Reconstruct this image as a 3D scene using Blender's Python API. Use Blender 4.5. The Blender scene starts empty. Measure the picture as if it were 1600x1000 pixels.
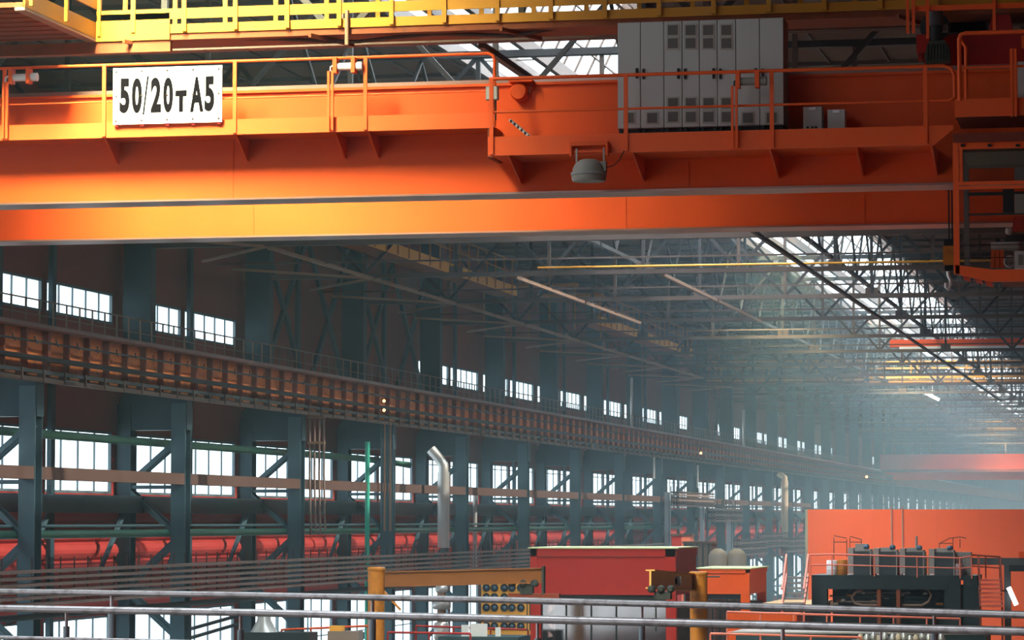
import bpy, math, random
from mathutils import Vector, Matrix
random.seed(7)
C = bpy.context.scene.collection
sc = bpy.context.scene

# ------------------------------------------------------------------ camera
H = 8.5                       # eye height above the shop floor
FPX = 4960.0                  # focal length in pixels of the 1600 px frame
YAW, PIT = math.atan(0.2089), math.atan(314/4960)
cy_, sy_, cp_, sp_ = math.cos(YAW), math.sin(YAW), math.cos(PIT), math.sin(PIT)
FW = Vector((-sy_*cp_, cy_*cp_, sp_)); RT = Vector((cy_, sy_, 0)); UP = RT.cross(FW)
CAM = Vector((0, 0, H))
cam = bpy.data.objects.new('camera', bpy.data.cameras.new('camera')); C.objects.link(cam)
cam.data.sensor_width = 36; cam.data.lens = FPX/1600*36
cam.data.clip_start = 0.5; cam.data.clip_end = 2000
M3 = Matrix((RT, UP, -FW)).transposed()
cam.matrix_world = Matrix.Translation(CAM) @ M3.to_4x4()
sc.camera = cam

def ray(px, py): return FW + RT*((px-800)/FPX) + UP*((500-py)/FPX)
def atD(px, py, d): return CAM + ray(px, py)*d
def atY(px, py, Y):
    r = ray(px, py); return CAM + r*(Y/r.y)
def atX(px, py, X):
    r = ray(px, py); return CAM + r*(X/r.x)
def proj(p):
    v = Vector(p)-CAM; d = v.dot(FW)
    return 800+FPX*v.dot(RT)/d, 500-FPX*v.dot(UP)/d
def dz(px, py, d):            # world height of a pixel seen at camera depth d
    return atD(px, py, d).z

# ------------------------------------------------------------------ world, light, exposure
w = bpy.data.worlds.new('sky'); sc.world = w; w.use_nodes = True
nt = w.node_tree; nt.nodes.clear()
bg = nt.nodes.new('ShaderNodeBackground'); bg.inputs[0].default_value = (0.80, 0.93, 1.0, 1); bg.inputs[1].default_value = 3.0
wo = nt.nodes.new('ShaderNodeOutputWorld'); nt.links.new(bg.outputs[0], wo.inputs[0])
sc.view_settings.view_transform = 'Standard'; sc.view_settings.look = 'None'
sc.view_settings.gamma = 1; sc.view_settings.use_curve_mapping = False
sc.view_settings.exposure = 0.0
sc.cycles.use_denoising = True
sc.cycles.max_bounces = 5; sc.cycles.diffuse_bounces = 3; sc.cycles.glossy_bounces = 2
sc.cycles.transmission_bounces = 2; sc.cycles.transparent_max_bounces = 12; sc.cycles.volume_bounces = 0
sc.cycles.caustics_reflective = False; sc.cycles.caustics_refractive = False
sc.cycles.sample_clamp_indirect = 3.0
sc.cycles.volume_step_rate = 10; sc.cycles.use_adaptive_sampling = True

ZL0, ZL1, ZL2 = -17.2, -14.3, -11.4          # x of the roof lantern: left kerb, ridge, right kerb
def area(name, loc, size, sizey, power, col, direction):
    l = bpy.data.lights.new(name, 'AREA'); l.shape = 'RECTANGLE'; l.size = size; l.size_y = sizey
    l.energy = power; l.color = col
    o = bpy.data.objects.new(name, l); C.objects.link(o); o.location = loc
    o.rotation_euler = Vector(direction).to_track_quat('-Z', 'Y').to_euler()
    return o
# daylight falling through the roof lantern, plus added warm beams aimed to brighten fronts
sky_specs = [(14, 14, 3000, 0), (36, 6, 3500, 2), (43, 4, 1700, 3), (186, 12, 4500, 1), (289, 14, 5000, 1), (64, 20, 2500, 0), (92, 36, 12000, 0), (134, 22, 4500, 1), (175, 50, 14000, 0), (235, 60, 16000, 0), (310, 80, 11000, 0), (420, 120, 18000, 0), (550, 120, 16000, 0)]
for yc, ly, pw, wm in sky_specs:
    a_ = area('skylight_and_beam', (ZL1 if wm != 1 else ZL1-2.4, yc, H+14.6), 5.6 if not wm else 3.0, ly, pw, (1.0, 0.94, 0.55) if wm else (0.88, 0.95, 1.0), (-0.05, 0.45, -0.9) if wm else (0, 0, -1))
    if wm == 1: a_.data.spread = math.radians(85)
    if wm == 3:  # added beam that brightens the rear girder alone
        a_.location.x = -15.4; a_.rotation_euler = Vector((0, 0.76, -0.65)).to_track_quat('-Z', 'Y').to_euler(); a_.data.spread = math.radians(44)
    if wm == 2:  # added narrow beam that grades the near crane from bright to dark
        a_.location.x = -16.6; a_.rotation_euler = Vector((0.02, 0.76, -0.65)).to_track_quat('-Z', 'Y').to_euler(); a_.data.spread = math.radians(58)
# low sun reaching in through the lantern from the right
sun = bpy.data.lights.new('sun', 'SUN'); sun.energy = 5.5; sun.angle = math.radians(1.2); sun.color = (1.0, 0.90, 0.74)
so = bpy.data.objects.new('sun', sun); C.objects.link(so)
so.rotation_euler = Vector((-0.80, 0.10, -0.58)).to_track_quat('-Z', 'Y').to_euler()

# ------------------------------------------------------------------ materials
def mat(name, col, rough=0.5, metal=0.0, var=0.12, scale=1.5, spec=0.22, emit=None, estr=0, bump=0, dirt=None, dirt_amt=0.0):
    m = bpy.data.materials.new(name); m.use_nodes = True
    n = m.node_tree; p = n.nodes['Principled BSDF']
    p.inputs['Roughness'].default_value = rough; p.inputs['Metallic'].default_value = metal
    p.inputs['Specular IOR Level'].default_value = spec
    tc = n.nodes.new('ShaderNodeTexCoord')
    nz = n.nodes.new('ShaderNodeTexNoise'); nz.inputs['Scale'].default_value = scale; nz.inputs['Detail'].default_value = 5
    n.links.new(tc.outputs['Object'], nz.inputs['Vector'])
    mx = n.nodes.new('ShaderNodeMix'); mx.data_type = 'RGBA'
    a = [max(0, c*(1-var)) for c in col]; b = [min(1, c*(1+var)) for c in col]
    mx.inputs[6].default_value = (*a, 1); mx.inputs[7].default_value = (*b, 1)
    n.links.new(nz.outputs[0], mx.inputs[0]); out = mx.outputs[2]
    if dirt:
        n2 = n.nodes.new('ShaderNodeTexNoise'); n2.inputs['Scale'].default_value = scale*3.7; n2.inputs['Detail'].default_value = 8
        n.links.new(tc.outputs['Object'], n2.inputs['Vector'])
        cr = n.nodes.new('ShaderNodeValToRGB'); cr.color_ramp.elements[0].position = 0.5; cr.color_ramp.elements[1].position = 0.72
        cr.color_ramp.elements[1].color = (dirt_amt, dirt_amt, dirt_amt, 1)
        n.links.new(n2.outputs[0], cr.inputs[0])
        m2 = n.nodes.new('ShaderNodeMix'); m2.data_type = 'RGBA'
        n.links.new(cr.outputs[0], m2.inputs[0]); n.links.new(out, m2.inputs[6]); m2.inputs[7].default_value = (*dirt, 1)
        out = m2.outputs[2]
    n.links.new(out, p.inputs['Base Color'])
    if bump:
        bp = n.nodes.new('ShaderNodeBump'); bp.inputs['Strength'].default_value = bump; bp.inputs['Distance'].default_value = 0.02
        n.links.new(nz.outputs[0], bp.inputs['Height']); n.links.new(bp.outputs[0], p.inputs['Normal'])
    if emit:
        p.inputs['Emission Color'].default_value = (*emit, 1); p.inputs['Emission Strength'].default_value = estr
    return m
ORANGE = mat('orange_crane_paint', (0.80, 0.090, 0.010), 0.5, var=0.05, scale=0.8)
ORANGE2 = mat('orange_lit_crane_fronts', (0.92, 0.118, 0.022), 0.45, var=0.05, scale=0.8)  # crane orange lightened: stronger light on rails and cab put into the colour
RED = mat('red_paint', (0.42, 0.018, 0.012), 0.5, var=0.10)
DRED = mat('dull_red_primer', (0.20, 0.035, 0.018), 0.6)
YEL = mat('yellow_walkway_paint', (0.58, 0.255, 0.022), 0.5, var=0.06)
OCH = mat('ochre_crane_paint', (0.46, 0.17, 0.022), 0.5, dirt=(0.12, 0.05, 0.02), dirt_amt=0.5)
PRIMER = mat('bare_flange_steel', (0.34, 0.20, 0.17), 0.28, metal=0.55, var=0.3, scale=0.6)
BRUST = mat('brown_rust_paint', (0.24, 0.062, 0.022), 0.65, dirt=(0.10, 0.04, 0.02), dirt_amt=0.4)
TEAL = mat('dark_teal_steel_paint', (0.030, 0.062, 0.078), 0.45, var=0.2)
TEALL = mat('grey_teal_steel_paint', (0.060, 0.115, 0.140), 0.45, var=0.15)
DARK = mat('dark_steel', (0.030, 0.036, 0.040), 0.5, var=0.3)
TRUSS = mat('truss_brown_grey_steel', (0.080, 0.054, 0.044), 0.55, var=0.25)
RAILT = mat('tan_railing_paint', (0.26, 0.18, 0.14), 0.5)
TRUSSD = mat('truss_web_dark_steel', (0.030, 0.027, 0.027), 0.55, var=0.25)
TRUSSP = mat('pale_strut_paint', (0.32, 0.19, 0.125), 0.55, var=0.2)
GREEN = mat('green_pipe_paint', (0.060, 0.200, 0.135), 0.4, var=0.15)
GREENB = mat('bright_green_pipe_paint', (0.05, 0.42, 0.30), 0.4, var=0.12)
WALLU = mat('dim_red_wall_sheet', (0.27, 0.085, 0.065), 0.7, var=0.18, scale=0.4)  # same red paint as the dado, its dimness put into the colour
WALLR = mat('red_wall_sheet', (0.42, 0.045, 0.038), 0.55, var=0.12, scale=0.5)
RUN = mat('runway_girder_orange_rust', (0.80, 0.24, 0.07), 0.6, var=0.2, scale=0.7, dirt=(0.20, 0.06, 0.03), dirt_amt=0.5)
RUND = mat('runway_stiffener_rust', (0.26, 0.075, 0.040), 0.6, var=0.2)
ROOF = mat('roof_deck_brown', (0.125, 0.070, 0.048), 0.8, var=0.2)
CONC = mat('concrete_floor', (0.20, 0.18, 0.16), 0.7, var=0.25, scale=0.3, dirt=(0.07, 0.06, 0.05), dirt_amt=0.6)
PIPE = mat('handrail_pipe_steel', (0.62, 0.57, 0.57), 0.38, metal=0.6, var=0.22, scale=4, dirt=(0.16, 0.11, 0.10), dirt_amt=0.6)
POST = mat('grey_painted_post', (0.36, 0.42, 0.46), 0.5, var=0.1)
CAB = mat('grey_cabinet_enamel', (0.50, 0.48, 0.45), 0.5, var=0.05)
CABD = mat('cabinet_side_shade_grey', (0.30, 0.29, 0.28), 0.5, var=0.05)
VENTF = mat('vent_frame_beige', (0.42, 0.38, 0.33), 0.5)
VENT = mat('vent_grille', (0.14, 0.125, 0.11), 0.7)
BLACK = mat('black_plastic', (0.012, 0.013, 0.015), 0.5, var=0.2)
WHITE = mat('white_enamel', (0.85, 0.85, 0.86), 0.5, var=0.02)
INK = mat('sign_black_paint', (0.004, 0.003, 0.005), 0.8, var=0.1, spec=0.05)
SILV = mat('silver_duct', (0.62, 0.62, 0.60), 0.35, metal=0.5, var=0.15)
CREAM = mat('cream_duct', (0.62, 0.50, 0.36), 0.5, var=0.2)
PGREEN = mat('pale_green_booth_roof', (0.62, 0.66, 0.36), 0.6, var=0.08)
WOOD = mat('beige_timber_decking', (0.62, 0.40, 0.20), 0.7, var=0.2, scale=3)
CABLE = mat('dusty_cable_sheath', (0.28, 0.20, 0.17), 0.6, var=0.3, scale=5)
MACH = mat('machine_black_green', (0.022, 0.034, 0.036), 0.4, var=0.3)
RADI = mat('radiator_panel_dark', (0.060, 0.070, 0.072), 0.6, var=0.2)
FRM = mat('radiator_frame_grey', (0.36, 0.33, 0.30), 0.5, var=0.15)
PINK = mat('salmon_rail_paint', (0.80, 0.20, 0.13), 0.5, var=0.1)
ORB = mat('bright_orange_sheet', (0.90, 0.110, 0.008), 0.5, var=0.04, scale=0.5)
YFAN = mat('fan_wall_yellow', (0.90, 0.42, 0.06), 0.5, var=0.06)
BLUEG = mat('blue_grey_fan', (0.10, 0.17, 0.24), 0.4)
LAMPW = mat('milk_glass_tube', (0.8, 0.78, 0.76), 0.3, var=0.03)
LAMPB = mat('lamp_housing_grey', (0.26, 0.24, 0.21), 0.5, var=0.15)
SIG = mat('signal_lamp_glow', (1, 0.4, 0.1), 0.5, emit=(1.0, 0.38, 0.10), estr=9)
WTUBE = mat('lit_fluorescent_tube', (1, 1, 1), 0.5, emit=(0.9, 0.95, 1.0), estr=5)
BLUE = mat('blue_paint', (0.05, 0.22, 0.32), 0.5)
CLOTH = mat('red_patterned_cloth', (0.55, 0.05, 0.03), 0.9, var=0.6, scale=30)
TAN = mat('tan_plastic', (0.40, 0.27, 0.17), 0.5)
WINFR = mat('window_steel_frame', (0.13, 0.17, 0.19), 0.5)
def glass_mat(name, tint, refl):
    m = bpy.data.materials.new(name); m.use_nodes = True; n = m.node_tree; n.nodes.clear()
    t = n.nodes.new('ShaderNodeBsdfTransparent'); t.inputs[0].default_value = (*tint, 1)
    g = n.nodes.new('ShaderNodeBsdfGlossy'); g.inputs['Roughness'].default_value = 0.06
    nz = n.nodes.new('ShaderNodeTexNoise'); nz.inputs['Scale'].default_value = 0.7
    cr = n.nodes.new('ShaderNodeMapRange'); cr.inputs[3].default_value = refl*0.6; cr.inputs[4].default_value = refl*1.4
    mx = n.nodes.new('ShaderNodeMixShader'); o = n.nodes.new('ShaderNodeOutputMaterial')
    n.links.new(nz.outputs[0], cr.inputs[0]); n.links.new(cr.outputs[0], mx.inputs[0])
    n.links.new(t.outputs[0], mx.inputs[1]); n.links.new(g.outputs[0], mx.inputs[2]); n.links.new(mx.outputs[0], o.inputs[0])
    return m
GLASS = glass_mat('dusty_window_glass', (0.92, 0.95, 0.96), 0.06)
CGLASS = glass_mat('cabin_glass', (0.82, 0.80, 0.78), 0.06)
STRIP = glass_mat('reddish_strip_curtain', (0.55, 0.40, 0.36), 0.25)

# ------------------------------------------------------------------ mesh builder
class MB:
    def __init__(s): s.v = []; s.f = []; s.m = []; s.s = []
    def _add(s, vs, fs, m=0, sm=False):
        o = len(s.v); s.v += [Vector(p) for p in vs]
        for f in fs: s.f.append([i+o for i in f]); s.m.append(m); s.s.append(sm)
        return s
    def box(s, x0, x1, y0, y1, z0, z1, m=0):
        x0, x1 = min(x0, x1), max(x0, x1); y0, y1 = min(y0, y1), max(y0, y1); z0, z1 = min(z0, z1), max(z0, z1)
        return s._add([(x0,y0,z0),(x1,y0,z0),(x1,y1,z0),(x0,y1,z0),(x0,y0,z1),(x1,y0,z1),(x1,y1,z1),(x0,y1,z1)],
                      [(0,3,2,1),(4,5,6,7),(0,1,5,4),(1,2,6,5),(2,3,7,6),(3,0,4,7)], m)
    def bar(s, p, q, a, b=None, m=0, up=(0,0,1)):
        b = b or a; p = Vector(p); q = Vector(q); d = (q-p).normalized(); u = Vector(up)
        if abs(d.dot(u)) > 0.98: u = Vector((0,1,0)) if abs(d.y) < 0.9 else Vector((1,0,0))
        x = d.cross(u).normalized()*a/2; y = x.cross(d).normalized()*b/2
        vs = [p-x-y, p+x-y, p+x+y, p-x+y, q-x-y, q+x-y, q+x+y, q-x+y]
        return s._add(vs, [(0,1,2,3),(4,7,6,5),(0,4,5,1),(1,5,6,2),(2,6,7,3),(3,7,4,0)], m)
    def tube(s, p, q, r, n=8, m=0, r2=None, caps=True):
        r2 = r if r2 is None else r2; p = Vector(p); q = Vector(q); d = (q-p).normalized()
        u = Vector((0,0,1)) if abs(d.z) < 0.9 else Vector((1,0,0)); x = d.cross(u).normalized(); y = d.cross(x)
        vs = [p+(x*math.cos(2*math.pi*i/n)+y*math.sin(2*math.pi*i/n))*r for i in range(n)]
        vs += [q+(x*math.cos(2*math.pi*i/n)+y*math.sin(2*math.pi*i/n))*r2 for i in range(n)]
        s._add(vs, [(i, (i+1) % n, n+(i+1) % n, n+i) for i in range(n)], m, True)
        if caps:
            s._add(vs[:n], [tuple(range(n))[::-1]], m); s._add(vs[n:], [tuple(range(n))], m)
        return s
    def path(s, pts, r, n=8, m=0):
        pts = [Vector(p) for p in pts]; rings = []
        for i, p in enumerate(pts):
            d = (pts[min(i+1, len(pts)-1)]-pts[max(i-1, 0)]).normalized()
            u = Vector((0,0,1)) if abs(d.z) < 0.93 else Vector((0,1,0))
            if i and abs(d.dot(Vector((0,1,0)))) < .9: u = Vector((0,1,0))
            elif i == 0 and abs(d.dot(Vector((0,1,0)))) < .9: u = Vector((0,1,0))
            x = d.cross(u).normalized(); y = d.cross(x)
            rings.append([p+(x*math.cos(2*math.pi*k/n)+y*math.sin(2*math.pi*k/n))*r for k in range(n)])
        vs = [v for rr in rings for v in rr]; fs = []
        for i in range(len(pts)-1):
            for k in range(n): fs.append((i*n+k, i*n+(k+1) % n, (i+1)*n+(k+1) % n, (i+1)*n+k))
        s._add(vs, fs, m, True); s._add(rings[0], [tuple(range(n))[::-1]], m); s._add(rings[-1], [tuple(range(n))], m)
        return s
    def prism(s, poly, axis, a0, a1, m=0):       # poly in the two other axes (cyclic order kept)
        n = len(poly)
        def P(u, v, a): return {'x': (a, u, v), 'y': (u, a, v), 'z': (u, v, a)}[axis]
        vs = [P(u, v, a0) for u, v in poly]+[P(u, v, a1) for u, v in poly]
        return s._add(vs, [tuple(range(n)), tuple(range(n, 2*n))[::-1]]+[(i, n+i, n+(i+1) % n, (i+1) % n) for i in range(n)], m)
    def lathe(s, prof, c, axis='z', n=16, m=0):
        c = Vector(c); vs = []
        for r, h in prof:
            for i in range(n):
                a = 2*math.pi*i/n; u, v = r*math.cos(a), r*math.sin(a)
                vs.append(c+Vector({'z': (u, v, h), 'y': (u, h, v), 'x': (h, u, v)}[axis]))
        k = len(prof); fs = [(j*n+i, j*n+(i+1) % n, (j+1)*n+(i+1) % n, (j+1)*n+i) for j in range(k-1) for i in range(n)]
        s._add(vs, fs, m, True)
        s._add(vs[:n], [tuple(range(n))[::-1]], m); s._add(vs[-n:], [tuple(range(n))], m)
        return s
    def build(s, name, mats, parent=None, label=None, cat=None, group=None, kind=None):
        if not isinstance(mats, (list, tuple)): mats = [mats]
        if parent is not None: org = worg(parent)
        else:
            lo = [min(p[i] for p in s.v) for i in range(3)]; hi = [max(p[i] for p in s.v) for i in range(3)]
            org = Vector(((lo[0]+hi[0])/2, (lo[1]+hi[1])/2, lo[2]))
        me = bpy.data.meshes.new(name); me.from_pydata([p-org for p in s.v], [], s.f)
        for mm in mats: me.materials.append(mm)
        me.polygons.foreach_set('material_index', s.m); me.polygons.foreach_set('use_smooth', s.s); me.update()
        import bmesh as _b
        bm = _b.new(); bm.from_mesh(me); _b.ops.remove_doubles(bm, verts=bm.verts, dist=1e-6) if len(bm.verts) < 0 else None
        _b.ops.recalc_face_normals(bm, faces=bm.faces); bm.to_mesh(me); bm.free()
        o = bpy.data.objects.new(name, me); C.objects.link(o)
        if parent is not None: o.parent = parent
        else: o.location = org
        tag(o, label, cat, group, kind)
        return o
KIDS = {}
def worg(o):
    v = Vector(o.location)
    while o.parent: o = o.parent; v += Vector(o.location)
    return v
def tag(o, label=None, cat=None, group=None, kind=None):
    if label: o['label'] = label
    if cat: o['category'] = cat
    if group: o['group'] = group
    if kind: o['kind'] = kind
def thing(name, label, cat, loc, group=None):
    o = bpy.data.objects.new(name, None); C.objects.link(o); o.location = loc; o.empty_display_size = 0.3
    tag(o, label, cat, group); return o
def copy_tree(o, kids, parent=None):
    c = o.copy(); C.objects.link(c); c.parent = parent
    for ch in kids.get(o, []): copy_tree(ch, kids, c)
    return c
def kids_map():
    k = {}
    for o in C.objects:
        if o.parent: k.setdefault(o.parent, []).append(o)
    return k
def clone(o, loc, label, kids):
    c = copy_tree(o, kids); c.location = loc; c['label'] = label; return c
def struct(mb, name, mats): return mb.build(name, mats, kind='structure')
ORD = ['first', 'second', 'third', 'fourth', 'fifth', 'sixth', 'seventh', 'eighth', 'ninth', 'tenth', 'eleventh', 'twelfth',
       'thirteenth', 'fourteenth', 'fifteenth', 'sixteenth', 'seventeenth', 'eighteenth', 'nineteenth', 'twentieth']

# ------------------------------------------------------------------ the hall (setting)
XW = -29.3; BAY = 12.0; Y0 = 73.6; XR = 3.0; YE = 640.0; YS = -30.0
KMIN, KMAX = -8, 46
def yc(k): return Y0+BAY*k
NOUP = {2, 3, 10, 17, 18, 19}|set(range(21, 60))
struct(MB().box(XW-0.3, XR+0.3, YS, YE, -0.3, 0), 'floor', CONC)

m = MB(); x0, x1 = XW-0.09, XW
UPW, MIDW, LOW = (H+5.52, H+6.40), (H+0.76, H+2.50), (H-5.60, H-2.62)
m.box(x0, x1, YS, YE, 0, LOW[0], 1)
m.box(x0, x1, YS, YE, LOW[1], MIDW[0], 1)
m.box(x0, x1, YS, YE, MIDW[1], UPW[0], 0)
m.box(x0, x1, YS, YE, UPW[1], H+12.2, 0)
for (za, zb) in (UPW, MIDW, LOW):
    up = za == UPW[0]; mi = 0 if up else 1
    last = YS
    for k in range(KMIN, KMAX+1):
        if up and k in NOUP: continue
        for (a, b) in ((0.45, 5.85), (6.15, 11.55)):
            ya, yb = yc(k)+a, yc(k)+b
            if ya > last: m.box(x0, x1, last, ya, za, zb, mi)
            last = yb
    m.box(x0, x1, last, YE, za, zb, mi)
for i in range(6):            # bulged horizontal sheets of the red dado
    zc = H-2.30+i*0.5
    pr = [(x1, zc-0.25), (x1+0.10, zc-0.2), (x1+0.17, zc-0.08), (x1+0.17, zc+0.02), (x1+0.10, zc+0.14), (x1, zc+0.2)]
    m.prism(pr, 'y', YS, YE, 1)
struct(m, 'wall_left', [WALLU, WALLR])
struct(MB().box(XR, XR+0.3, YS, YE, 0, H+12.2), 'wall_right', WALLU)
struct(MB().box(XW-0.3, XR+0.3, YE, YE+0.3, 0, H+12.2), 'wall_far', WALLU)
struct(MB().box(XW-0.3, XR+0.3, YS-0.3, YS, 0, H+12.2), 'wall_near', WALLU)
# roof deck with ribs, open where the glazed lantern runs
m = MB(); ZR = H+11.5
for a, b in ((XW-0.3, ZL0), (ZL2, XR+0.3)):
    m.box(a, b, YS, YE, ZR, ZR+0.25)
    y = YS+1
    while y < 420:
        m.box(a, b, y, y+0.12, ZR-0.10, ZR, 1); y += 3.0
    nx = int((b-a)/1.5)
    for i in range(nx+1):
        m.box(a+i*1.5, a+i*1.5+0.05, YS, YE, ZR-0.05, ZR, 1)
struct(m, 'ceiling', [ROOF, TRUSS])
m = MB()
for x in (ZL0, ZL0+0.95, ZL0+1.9, ZL2): m.box(x-0.07, x+0.07, YS, YE, ZR-0.15, ZR+0.2)
struct(m, 'trim_1', TRUSS)
# lantern glazing bars and panes
m = MB(); g = MB(); ZT = ZR+2.2
y = YS
while y < 430:
    st = 1.5 if y < 84 else (3.0 if y < 200 else 6.0)
    m.bar((ZL0+1.9, y, ZR+0.1), (ZL1, y, ZT), 0.05, 0.05); m.bar((ZL2, y, ZR+0.1), (ZL1, y, ZT), 0.05, 0.05)
    if int(round((y-YS)/1.5)) % 4 == 0: m.bar((ZL0, y, ZR+0.12), (ZL0+1.9, y, ZR+0.12), 0.05, 0.03)
    y += st
for t in (0.33, 0.66):
    m.bar((ZL0+1.9+(ZL1-ZL0-1.9)*t, YS, ZR+0.1+2.1*t), (ZL0+1.9+(ZL1-ZL0-1.9)*t, YE, ZR+0.1+2.1*t), 0.05)
    m.bar((ZL2+(ZL1-ZL2)*t, YS, ZR+0.1+2.1*t), (ZL2+(ZL1-ZL2)*t, YE, ZR+0.1+2.1*t), 0.05)
m.bar((ZL1, YS, ZT), (ZL1, YE, ZT), 0.12)
wl = struct(m, 'window_lantern', TRUSS)
q = MB()
q._add([(ZL0, YS, ZR+0.16), (ZL0+1.9, YS, ZR+0.16), (ZL0+1.9, YE, ZR+0.16), (ZL0, YE, ZR+0.16)], [(0,1,2,3)])
q._add([(ZL0+1.9, YS, ZR+0.16), (ZL1, YS, ZT+0.05), (ZL1, YE, ZT+0.05), (ZL0+1.9, YE, ZR+0.16)], [(0,1,2,3)])
q._add([(ZL1, YS, ZT+0.05), (ZL2, YS, ZR+0.16), (ZL2, YE, ZR+0.16), (ZL1, YE, ZT+0.05)], [(0,1,2,3)])
q.build('pane', GLASS, wl)

# wall windows
def window_proto(name, w_, za, zb, cols, rows):
    m = MB(); t = 0.035; xa, xb = -0.08, 0.01
    m.box(xa, xb, -w_/2, w_/2, 0, 0.07); m.box(xa, xb, -w_/2, w_/2, zb-za-0.07, zb-za)
    m.box(xa, xb, -w_/2, -w_/2+0.07, 0.07, zb-za-0.07); m.box(xa, xb, w_/2-0.07, w_/2, 0.07, zb-za-0.07)
    for i in range(1, cols): m.box(xa+0.02, xb-0.02, -w_/2+i*w_/cols-t/2, -w_/2+i*w_/cols+t/2, 0.07, zb-za-0.07)
    for r in rows: m.box(xa+0.03, xb-0.03, -w_/2+0.07, w_/2-0.07, r-t/2, r+t/2)
    o = m.build(name, WINFR, kind='structure')
    o.location = (0, 0, 0)
    # mesh is built about its own bbox centre: shift it so the local origin sits on the wall face
    cx = (xa+xb)/2
    for v in o.data.vertices: v.co.x += cx
    g = MB().box(-0.045, -0.035, -w_/2+0.05, w_/2-0.05, 0.05, zb-za-0.05)
    g.build('pane', GLASS, o)
    return o
wp = [window_proto('window_1', 5.4, *UPW, 5, [0.30]), window_proto('window_2', 5.4, *MIDW, 4, [0.55, 1.50]), window_proto('window_3', 5.4, *LOW, 4, [0.8, 1.6])]
kk = kids_map(); wn = 3; first = [True]*3
for k in range(-2, KMAX):
    for j, (za, zb) in enumerate((UPW, MIDW, LOW)):
        if j == 0 and k in NOUP: continue
        for off in (3.15, 8.85):
            loc = (XW, yc(k)+off, za)
            if proj(loc)[0] < -60: continue
            if first[j]: wp[j].location = loc; first[j] = False; continue
            c = copy_tree(wp[j], kk); wn += 1; c.name = 'window_%d' % wn; c.location = loc

# haze hanging in the hall: thin smoke near, thicker down the hall
def haze(y0_, y1_, dens, lab):
    hz = MB().box(XW+0.02, XR-0.02, y0_, y1_, 0.02, ZR-0.12).build('haze', [], kind='stuff', label=lab, cat='haze')
    hm = bpy.data.materials.new('haze'); hm.use_nodes = True; n = hm.node_tree; n.nodes.clear()
    v = n.nodes.new('ShaderNodeVolumeScatter'); v.inputs['Color'].default_value = (0.62, 0.86, 1.0, 1)
    v.inputs['Density'].default_value = dens; v.inputs['Anisotropy'].default_value = 0.0
    o_ = n.nodes.new('ShaderNodeOutputMaterial'); n.links.new(v.outputs[0], o_.inputs['Volume']); hz.data.materials.append(hm)
haze(30, 108, 0.0008, 'very thin bluish haze in the near part of the hall')
haze(108.01, 205, 0.0029, 'dense bluish smoke drifting below the trusses in the middle of the hall')
haze(205.02, YE-0.5, 0.0021, 'bluish smoke haze filling the far end of the hall')

# ------------------------------------------------------------------ steel columns of the left wall
XF, XB = -27.4, -29.0
def col_proto():
    t = thing('steel_column', '', 'column', (0, 0, 0))
    m = MB(); m.box(-29.05, -28.25, -0.25, 0.25, H+3.45, H+11.2)
    m.build('upper_shaft', TEAL, t)
    def ibeam(xc, w):
        m = MB(); m.box(xc-w/2, xc+w/2, -0.26, -0.22, 0, H+3.3); m.box(xc-w/2, xc+w/2, 0.22, 0.26, 0, H+3.3)
        m.box(xc-0.05, xc+0.05, -0.22, 0.22, 0, H+3.3); return m
    ibeam(XF, 0.42).build('front_branch', TEALL, t); ibeam(XB, 0.40).build('rear_branch', TEAL, t)
    m = MB().box(-29.15, -27.15, -0.24, 0.24, H+2.55, H+3.5); m.build('shoulder_plate', TEAL, t)
    m = MB(); nodes = [(XF+0.05, 2.35), (XB, 0.95), (XF, -0.45), (XB, -1.9), (XF, -3.3), (XB, -4.7), (XF, -6.1), (XB, -7.5)]
    for (a, za), (b, zb) in zip(nodes, nodes[1:]):
        for s_ in (-0.2, 0.2): m.bar((a, s_, H+za), (b, s_, H+zb), 0.07, 0.13)
    for zz in (0.95, -1.9, -4.7): m.box(XB, XF, -0.2, 0.2, H+zz-0.05, H+zz+0.05)
    m.build('lattice', TEALL, t)
    m = MB().box(-29.3, -27.1, -0.5, 0.5, 0, 0.12); m.build('base_plate', TEAL, t)
    return t
cproto = col_proto(); kk = kids_map(); idx = 0
for k in range(-2, 44):
    p = (0, yc(k), 0)
    px = proj((XF, yc(k), H))[0]
    if px < -40: continue
    if px > 0 and idx < 12: lab = 'dark teal lattice column on the left wall, %s from the left edge' % ORD[idx]; g_ = 'lattice columns along the left wall'
    elif px <= 0: lab = 'dark teal lattice column cut off by the left edge'; g_ = 'lattice columns along the left wall'
    else: lab = 'hazy teal column on left wall, far beyond the grey cable risers'; g_ = 'far hazy columns'
    if px > 0: idx += 1
    c = clone(cproto, p, lab, kk); c['group'] = g_
for ch in kk[cproto]: bpy.data.objects.remove(ch)
bpy.data.objects.remove(cproto)

# thin intermediate wall posts
pp = None; idx = 0
for k in range(-1, 40):
    y = yc(k)+6; px = proj((XW, y, H))[0]
    if px < -20: continue
    lab = 'slim dark wall post between window pairs, %s from the left edge' % ORD[idx] if idx < 10 else 'slim wall post deep in the haze of the left wall'
    if pp is None:
        pp = MB().box(XW+0.175, XW+0.30, y-0.15, y+0.15, 0, H+11.2).build('wall_post', TEAL, None, lab, 'post', 'slim posts between window pairs')
    else:
        c = pp.copy(); C.objects.link(c); c.location.y = y; c['label'] = lab
    idx += 1

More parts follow.
